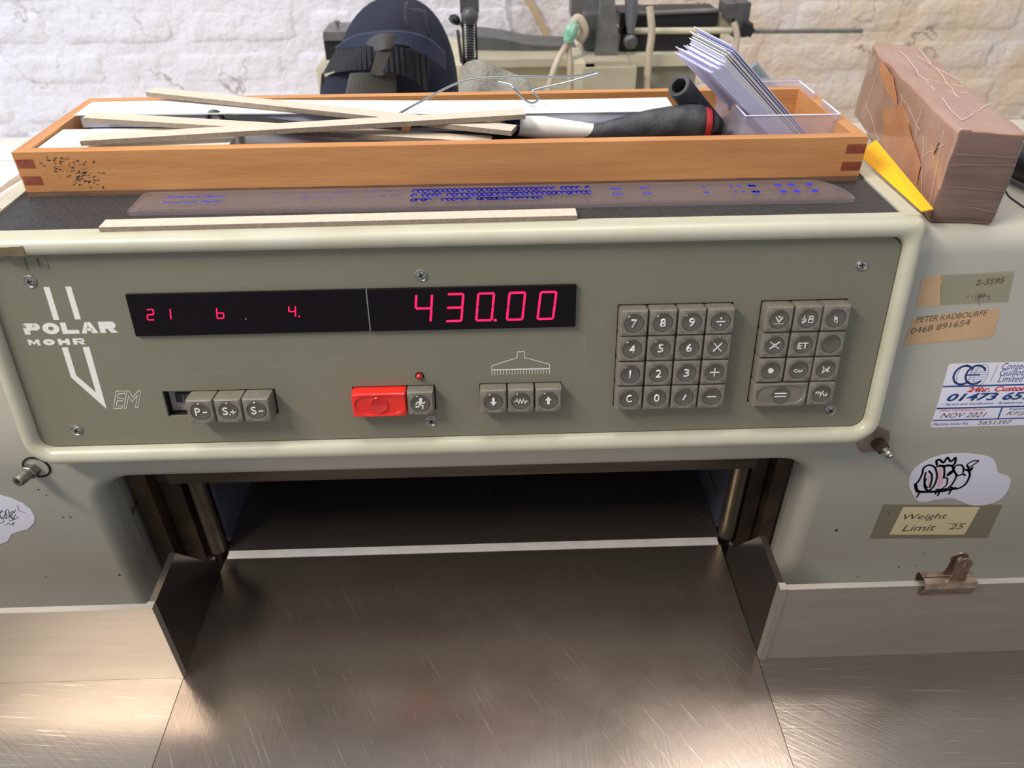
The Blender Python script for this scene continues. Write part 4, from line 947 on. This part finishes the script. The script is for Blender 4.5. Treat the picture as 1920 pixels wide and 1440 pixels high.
# ================================================================ PARCEL
an = math.atan2(40, 229)
PT = Matrix.Translation((289.5, 35, 293.2)) @ Matrix.Rotation(-an, 4, 'Z')
PA = thing('taped_parcel', 'oblong parcel wrapped in shiny brown tape, standing right of the wooden tray', 'parcel', (330, 150, 293.2))
b = NB(); nx, ny, nz_ = 5, 22, 7
PW, PLN, PH = 41, 232, 61
bmx = NB(); box(bmx, 0, PW, 0, PLN, 0, PH)
bmesh.ops.bevel(bmx, geom=bmx.edges[:], offset=2.6, segments=3, profile=.5, affect='EDGES')
bmesh.ops.bisect_plane
for ax, n_, L_ in ((0, 5, PW), (1, 26, PLN), (2, 8, PH)):
    for k in range(1, n_):
        co = [0, 0, 0]; co[ax] = L_*k/n_; no = [0, 0, 0]; no[ax] = 1
        bmesh.ops.bisect_plane(bmx, geom=bmx.verts[:]+bmx.edges[:]+bmx.faces[:], plane_co=co, plane_no=no)
for v in bmx.verts:
    p = v.co.copy(); n1 = noise.noise_vector(p*.03); n2 = noise.noise_vector(p*.11+Vector((5, 5, 5)))
    k = 0 if p.z < .5 else 1
    v.co += Vector((n1.x*1.8+n2.x*.6, n1.y*1.8+n2.y*.6, (n1.z*1.8+n2.z*.6)*k))
    if p.z > PH-8 and p.x > PW-12 and p.y > 100: v.co.z -= 1.5
bmx.normal_update()
for f in bmx.faces: f.material_index = 1 if f.normal.y < -.7 else 0
obj('wrapping', bmx, [M_tape, M_tapef], PA, PT, smooth=True)
def ptface(n_, L_, w, z, mt, T, name='crease'):
    b = NB()
    for l in L_: stroke(b, l, w, z, th=.08)
    return obj(name, b, mt, PA, T, kind='stuff')
topT = PT @ Matrix.Translation((0, 0, PH+.4)); leftT = PT @ Matrix(((0, 0, -1, -.6), (1, 0, 0, 0), (0, 1, 0, 0), (0, 0, 0, 1))); frT = PT @ Matrix(((1, 0, 0, 0), (0, 0, -1, -1.0), (0, 1, 0, 0), (0, 0, 0, 1)))
rr = random.Random(17)
def wig(a, b_, n_=9, amp=1.6):
    return [(a[0]+(b_[0]-a[0])*t/n_+rr.uniform(-amp, amp)*(0 < t < n_), a[1]+(b_[1]-a[1])*t/n_+rr.uniform(-amp, amp)*(0 < t < n_)) for t in range(n_+1)]
ptface(0, [wig((16, 205), (8, 20), 10), wig((8, 20), (39, 60), 5, .8), wig((26, 190), (36, 120), 5), wig((30, 150), (22, 70), 7), wig((12, 120), (34, 100), 6), wig((6, 90), (30, 84), 5), wig((34, 215), (28, 160), 5)], .5, .2, M_crease, topT)
ptface(0, [wig((20, 55), (4, 10), 6, .6), wig((50, 40), (20, 8), 6), wig((12, 48), (40, 30), 4), wig((120, 50), (60, 42), 7), wig((200, 20), (140, 8), 6), wig((190, 50), (200, 14), 5), wig((70, 56), (60, 8), 7), wig((90, 30), (40, 6), 5)], .35, .2, M_crease, leftT)
b = NB(); prism(b, rough_boundary([(150, 30), (110, 44), (40, 24), (34, 8), (80, 4), (130, 10)], 1.6, 4, 6), 0, .3); obj('tape_patch', b, M_kraft, PA, leftT, label='glossy orange-brown patch of tape')
b = NB(); prism(b, rough_boundary([(150, 56), (190, 57), (186, 48), (120, 40)], 1.4, 4, 7), 0, .3); obj('tape_patch', b, M_kraft, PA, leftT, label='glossy orange-brown patch of tape')
ptface(0, [wig((2, 47), (39, 46), 6, .7), wig((1, 40), (40, 41), 6, .5), wig((3, 26), (39, 24), 6, .5), wig((20, 12), (39, 10), 4, .5)], .35, .2, mat('tape_fold', (150, 126, 110), .35), frT)
b = NB(); stroke(b, [(21, 46), (23, 38)], .8, .1, th=.3); obj('small_tear', b, M_seam, PA, leftT)
# yellow card
b = NB()
P4 = [Vector((275.5, 22, 306.2)), Vector((276, 128, 306.4)), Vector((288.5, 130, 316)), Vector((284, 24, 306.9))]
lo = [b.verts.new(p) for p in P4]; hi = [b.verts.new(p+Vector((-.5, 0, .7))) for p in P4]
b.faces.new(lo[::-1]); b.faces.new(hi)
for i in range(4): b.faces.new((lo[i], lo[(i+1) % 4], hi[(i+1) % 4], hi[i]))
obj('yellow_card', b, M_yellow, None, label='bright yellow card wedged between the console rim and the taped parcel', cat='card')
# dark bag at far right
b = NB(); c = atY(1925, 320, 120); tube(b, smooth_path([(372, 205, 307), (379, 150, 307), (389, 95, 307), (404, 50, 306)], 5), [6, 12, 13, 13, 13, 13, 13, 13, 13, 12, 12, 12, 12, 12, 11, 7], 14)
obj('dark_pouch', b, M_black, None, smooth=True, label='dark pouch behind the taped parcel, at the right edge of the picture', cat='pouch')
b = NB(); tube(b, smooth_path([atZ(1884, 355, 293.6), atZ(1892, 368, 293.6), atZ(1905, 378, 293.6), atZ(1925, 392, 293.6)], 5), .5, 6); obj('thin_cord', b, M_black, None, smooth=True, label='thin black cord on the casting right of the parcel', cat='cord')
# rods at far left on the casting
b = NB(); tube(b, [(-352, 60, 297.5), (-343, 150, 297.5)], 4, 12); obj('pale_rod', b, M_pink, None, smooth=True, label='pale pink rod lying left of the console rim', cat='rod')
b = NB(); box(b, -341, -337.5, 30, 150, 293.1, 300); obj('white_strip', b, M_foam, None, bevel=.5, label='thin white strip lying between the pink rod and the console', cat='strip')

b = NB()
for k in range(4): box(b, -760, -362, 62+k*38, 99+k*38, 293.1, 297+.3*(k % 2))
obj('white_board', b, M_bench, None, bevel=.6, label='white grooved board on the casting left of the wooden tray', cat='board')
# ================================================================ BACKGROUND
# planked bench by the wall
BE = thing('wall_bench', 'whitewashed plank bench along the brick wall behind the machine', 'bench', (0, 800, -40))
for k in range(8):
    y0_ = 330+k*98
    b = NB(); box(b, -1300, 1400, y0_, y0_+96, -10+random.uniform(-.8, .8), 16+random.uniform(-1, 1)); obj('plank', b, M_bench, BE, bevel=1)
for x in (-1250, 0, 1350):
    b = NB(); box(b, x-30, x+30, 350, 1100, -600, -11); obj('trestle', b, M_bench, BE)
# second machine
BM = thing('perforating_machine', 'old beige and dark grey bench machine with rollers, against the brick wall', 'machine', tuple(Vector((atY(1000, 160, 800).x, 800, 16))))
def pb(name, x0, y0, x1, y1, Y, dep, mt, bev=2, zmin=None, par=BM):
    a = atY(x0, y0, Y); c = atY(x1, y1, Y); b = NB()
    zl = c.z if zmin is None else zmin
    box(b, a.x, c.x, Y, Y+dep, zl, a.z); return obj(name, b, mt, par, bevel=bev)
pb('bed', 592, 128, 1190, 170, 790, 180, M_cream, 3, zmin=16.5)
pb('rail', 605, 66, 668, 112, 775, 60, M_black, 1.5); pb('rail_cap', 605, 60, 650, 76, 770, 66, M_hammer, 1.5)
b = NB(); c = atY(634, 62, 800); lathe(b, [(3, -6), (3, 12), (5, 13), (5, 17), (2, 18)], 10, T=Matrix.Translation(c)); obj('bolt', b, M_steel, BM, smooth=True)
pb('housing', 1094, 128, 1190, 178, 705, 130, M_beige, 4, zmin=16.5); pb('housing_cover', 1078, 120, 1112, 178, 712, 100, M_cream, 4, zmin=16.5); pb('housing_lid', 1098, 116, 1180, 130, 712, 110, M_beige, 3)
pb('rear_panel', 1180, 122, 1300, 178, 760, 60, mat('grey_green_panel', (140, 136, 118), .6, var=.3), 2, zmin=16.5)
pb('crossbar', 1160, 104, 1320, 123, 748, 40, M_cream, 3)
pb('upper_panel', 1073, -30, 1132, 32, 842, 40, M_hammer, 2); pb('side_bracket', 1097, 28, 1124, 92, 770, 40, M_dgrey, 5)
b = NB(); a = atY(1137, 112, 745); c = atY(1140, -20, 745)
loft(b, [[(a.x-17, 745, a.z), (a.x+17, 745, a.z), (a.x+17, 775, a.z), (a.x-17, 775, a.z)], [(a.x-13, 748, a.z+40), (a.x+14, 748, a.z+40), (a.x+14, 770, a.z+40), (a.x-13, 770, a.z+40)], [(c.x-8, 750, c.z), (c.x+9, 750, c.z), (c.x+9, 768, c.z), (c.x-8, 768, c.z)]]); obj('upright', b, M_hammer, BM, bevel=3)
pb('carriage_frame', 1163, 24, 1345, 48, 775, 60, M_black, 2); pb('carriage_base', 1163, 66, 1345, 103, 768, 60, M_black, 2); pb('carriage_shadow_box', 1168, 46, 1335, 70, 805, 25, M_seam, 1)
b = NB(); tube(b, [atY(1183, 58, 770), atY(1372, 57, 770)], 4.6, 12); obj('roller', b, M_cream, BM, smooth=True)
b = NB(); tube(b, [atY(1190, 26, 772), atY(1345, 19, 772)], 3.0, 10); obj('tie_bar', b, M_hammer, BM, smooth=True)
b = NB(); a = atY(1182, 62, 755); tube(b, [atY(1184, -25, 755), atY(1184, 30, 755), a], [10, 9, 5], 8); obj('lever', b, mat('lever_paint', (112, 114, 118), .4, .3), BM, smooth=True)
b = NB(); a = atY(1182, 78, 752); lathe(b, [(9, -8), (10, -2), (10, 4), (6, 8)], 14, T=Matrix.Translation(a) @ Matrix.Rotation(math.pi/2, 4, 'X')); obj('knob', b, M_dgrey, BM, smooth=True)
pb('end_plate', 1345, 26, 1372, 60, 780, 30, M_beige, 2); pb('end_block', 1362, 8, 1396, 34, 765, 40, M_dgrey, 3); pb('end_arm', 1384, 6, 1399, 70, 763, 30, M_dgrey, 3)
b = NB(); a = atY(1400, 55, 760); prism(b, [(a.x+r_*math.cos(k*math.pi/6), a.z+r_*math.sin(k*math.pi/6)) for k, r_ in enumerate((11, 8)*6)], -775, -752, T=VF); obj('star_knob', b, M_black, BM, bevel=1)
b = NB(); tube(b, [atY(1400, 59, 775), atY(1617, 58, 775)], 3.1, 10); obj('steel_rod', b, M_hammer, BM, smooth=True)
b = NB(); bl = smooth_path([atY(890, 78, 830), atY(940, 84, 825), atY(1000, 95, 820), atY(1080, 98, 820)], 5)
loft(b, [[(p.x, p.y, p.z+8), (p.x, p.y+70, p.z+8), (p.x, p.y+70, p.z-18), (p.x, p.y, p.z-14)] for p in bl]); obj('feed_table', b, M_dgrey, BM)
pb('feed_table_edge', 880, 113, 1090, 124, 770, 60, M_beige, 2)
# cables
def cable(pts, r, lab, mt=M_cable):
    b = NB(); tube(b, smooth_path(pts, 6), r, 10); return obj('cable', b, mt, None, smooth=True, label=lab, cat='cable')
cable([atY(1218, 12, 735), atY(1222, 60, 730), atY(1216, 110, 728), atY(1212, 175, 726), atY(1212, 215, 724)], 5.2, 'thick cream cable hanging in front of the black carriage of the bench machine')
cable([atY(1376, 42, 745), atY(1382, 70, 742), atY(1377, 110, 742), atY(1372, 160, 742), atY(1372, 220, 742)], 4.4, 'cream cable hanging behind the white leaflets')
cable([atY(1064, 82, 735), atY(1048, 108, 725), atY(1036, 138, 715), atY(1028, 172, 705), atY(1026, 215, 700)], 4.4, 'cream cable hanging from the green tape, curving left')
cable([atY(1066, 82, 738), atY(1068, 120, 730), atY(1069, 172, 725), atY(1072, 215, 722)], 4.2, 'cream cable hanging straight down from the green tape')
cable([atY(1085, 78, 745), atY(1096, 60, 745), atY(1090, 40, 745), atY(1080, 36, 745), atY(1070, 60, 742)], 6.5, 'pale loop of cable bundled by the green tape')
b = NB(); tube(b, smooth_path([atY(984, -12, 1104), atY(1010, 35, 1104), atY(1032, 84, 1104)], 6), 6.5, 10); obj('wall_cable', b, mat('tan_cable', (186, 160, 124), .6, var=.4), None, smooth=True, label='tan cable running down the painted brick wall', cat='cable')
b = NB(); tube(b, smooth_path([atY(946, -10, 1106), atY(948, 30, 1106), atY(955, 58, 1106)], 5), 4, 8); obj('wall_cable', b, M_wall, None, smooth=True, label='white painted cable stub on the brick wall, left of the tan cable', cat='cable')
b = NB(); tube(b, [atY(1078, 44, 732), atY(1070, 62, 732), atY(1064, 78, 732)], [7, 10, 7], 9); obj('green_tape_wrap', b, M_green, None, smooth=True, label='lump of green and white tape holding the cables together', cat='tape')
b = NB(); tube(b, smooth_path([atY(1412, 122, 560), atY(1424, 138, 560), atY(1440, 158, 560), atY(1462, 190, 560), atY(1462, 190, 560)+Vector((30, 0, -90)), Vector((atY(1462, 190, 560).x+45, 560, 20))], 5), 6, 14); obj('grey_tube', b, mat('blue_grey_tube', (132, 142, 150), .4), None, smooth=True, label='blue-grey tube leaning behind the clear plastic box', cat='tube')
# gooseneck clamp
GC = thing('hose_clamp_arm', 'black ribbed hose on a clamp arm, right of the knee pad', 'clamp arm', tuple(atY(880, 118, 560)))
Yg = 560
def gb(name, x0, y0, x1, y1, mt, dep=16, bev=1): return pb(name, x0, y0, x1, y1, Yg, dep, mt, bev, par=GC)
gb('clamp_head', 861, -20, 898, 24, M_dgrey, 26, 2); gb('side_bar', 864, 20, 873, 118, M_dgrey, 8); gb('side_bar', 890, 40, 896, 112, M_black, 8)
b = NB(); a = atY(881, 30, Yg-4); lathe(b, [(1, -10), (8, -8), (10, -2), (10, 3), (7, 8), (1, 10)], 16, T=Matrix.Translation(a)); obj('ball_joint', b, M_dgrey, GC, smooth=True)
b = NB(); top = atY(881, 42, Yg-4); bot = atY(882, 118, Yg-4); n_ = 60
pts = [top.lerp(bot, i/n_) for i in range(n_+1)]; tube(b, pts, [5.0+1.3*math.sin(i*2*math.pi/4) for i in range(n_+1)], 12); obj('ribbed_hose', b, M_dgrey, GC, smooth=True)
b = NB(); a = atY(852, 38, Yg); lathe(b, [(4, -4), (7, -2), (7, 3), (3, 6)], 10, T=Matrix.Translation(a) @ Matrix.Rotation(.5, 4, 'Y')); obj('wing_nut', b, M_black, GC, smooth=True)
b = NB(); tube(b, [atY(856, 42, Yg+4), atY(866, 48, Yg+4)], 3, 8); tube(b, [atY(858, 56, Yg), atY(866, 118, Yg)], 2.2, 8); obj('steel_pin', b, M_steel, GC, smooth=True)
gb('foot', 866, 112, 900, 250, M_black, 12)
# gauze bag
b = NB(); g = []
for i in range(13):
    t = i/12; x = 862+t*158; ytop = np.interp(x, [862, 880, 900, 940, 980, 1020], [128, 112, 112, 128, 145, 168]); row = []
    for j in range(7):
        s = j/6; q_ = atY(x, ytop+(228-ytop)*s, 425-26*math.sin(s*1.5)+4*math.sin(i*1.1+j*.8)); row.append(b.verts.new(q_))
    g.append(row)
for i in range(12):
    for j in range(6): b.faces.new((g[i][j], g[i+1][j], g[i+1][j+1], g[i][j+1]))
bmesh.ops.solidify(b, geom=b.faces[:], thickness=8)
obj('gauze_bag', b, M_cloth, None, smooth=True, label='pale woven gauze bag slumped behind the back edge of the tray', cat='bag')

# knee pad
KY = 470
KP = thing('knee_pad', 'navy padded knee pad with black ribbed straps and a rubber buckle, behind the tray', 'knee pad', tuple(atY(735, 215, KY)))
C0 = atY(742, 205, KY+30); sc = (atY(842, 205, KY+30).x-C0.x)/100       # mm per px here
zs = (atY(742, 105, KY+30).z-C0.z)/100
b = NB(); rows = []
for j in range(19):
    ph = -.35+(math.pi/2+.35)*j/18; row = []
    for i in range(36):
        th = 2*math.pi*i/36; lean = math.sin(max(ph, 0))*18
        r1 = 118*math.cos(ph)**.85 if ph > 0 else 118*(1+.1*math.sin(ph))
        crease = -5*math.exp(-((math.degrees(th)-300+10*math.sin(ph))/7)**2)
        row.append(Vector((C0.x+sc*(lean+(r1+crease)*math.cos(th)), C0.y+ (r1+crease)*sc*.62*math.sin(th), C0.z+zs*203*math.sin(ph))))
    rows.append(row)
loft(b, rows, True, True); obj('padded_shell', b, M_navy, KP, smooth=True)
def ys(px, py):      # depth on the front of the shell
    return KY-24
def ribbon(name, top, bot, Yd, mt, th=5, k=5, bulge=0):
    b = NB(); n_ = len(top); tp_ = smooth_path([(*q_, 0) for q_ in top], k); bt_ = smooth_path([(*q_, 0) for q_ in bot], k); L_ = []
    for i, (p_, q_) in enumerate(zip(tp_, bt_)):
        t = i/(len(tp_)-1); Yq = Yd[0]+(Yd[1]-Yd[0])*t-bulge*math.sin(math.pi*t)
        a = atY(p_.x, p_.y, Yq); c = atY(q_.x, q_.y, Yq-4); d_ = Vector((0, th, 0)); L_.append([a, c, c+d_, a+d_])
    loft(b, L_); return obj(name, b, mt, KP, smooth=False)
# brim, straps, buckle
ribbon('brim', [(628, 90), (660, 70), (700, 62), (750, 60), (800, 72), (834, 100)], [(640, 100), (670, 92), (710, 86), (755, 84), (800, 104), (836, 132)], (KY-10, KY-14), mat('navy_brim_fabric', (42, 48, 72), .7), 8, bulge=44)
ribbon('ribbed_strap', [(628, 96), (660, 92), (690, 87), (708, 90)], [(604, 140), (630, 133), (665, 131), (692, 130)], (KY-16, KY-58), M_strap, 4, bulge=12)
ribbon('ribbed_strap', [(736, 88), (760, 92), (784, 98), (806, 116)], [(718, 136), (742, 138), (776, 152), (800, 172)], (KY-60, KY-38), M_strap, 4, bulge=10)
ribbon('lining', [(604, 150), (625, 138), (665, 134), (700, 138)], [(599, 206), (620, 206), (650, 206), (700, 206)], (KY-12, KY-50), M_navy, 3, bulge=4)
ribbon('ribbed_strap', [(603, 138), (601, 160), (599, 200)], [(612, 150), (608, 170), (606, 205)], (KY-16, KY-10), M_strap, 4)
ribbon('rubber_buckle', [(682, 84), (700, 68), (722, 64), (748, 68), (772, 84)], [(690, 92), (706, 96), (722, 92), (738, 92), (766, 92)], (KY-46, KY-46), M_buckle, 6, bulge=14)
ribbon('rubber_buckle', [(708, 88), (724, 84), (738, 86)], [(694, 138), (708, 142), (720, 140)], (KY-60, KY-60), M_buckle, 6)
ribbon('rubber_buckle', [(655, 140), (690, 138), (742, 142)], [(640, 205), (690, 210), (744, 205)], (KY-58, KY-54), M_buckle, 7, bulge=6)
ribbon('seam_piping', [(760, 4), (757, 30), (766, 60)], [(764, 4), (762, 30), (772, 60)], (KY-6, KY-38), M_black, 4, bulge=10)
ribbon('seam_piping', [(793, 20), (797, 45), (803, 70)], [(797, 20), (801, 45), (807, 70)], (KY-12, KY-36), M_black, 4, bulge=8)
ribbon('seam_piping', [(764, 18), (780, 17), (795, 20)], [(764, 22), (780, 21), (795, 24)], (KY-12, KY-12), M_black, 4, bulge=2)
b = NB(); box(b, 735-999, 0, 0, 1, 0, 1); b.free()
# low stand the knee pad, bag and clamp rest on
a = atY(590, 230, 440); c = atY(1040, 230, 440)
b = NB(); box(b, a.x+25, atY(850, 230, 440).x, 450, 600, 16.6, min(C0.z-zs*70, atY(735, 216, 450).z)); obj('low_stand', b, M_beige, None, bevel=2, label='plain beige box stand under the knee pad, hidden behind the tray', cat='stand')
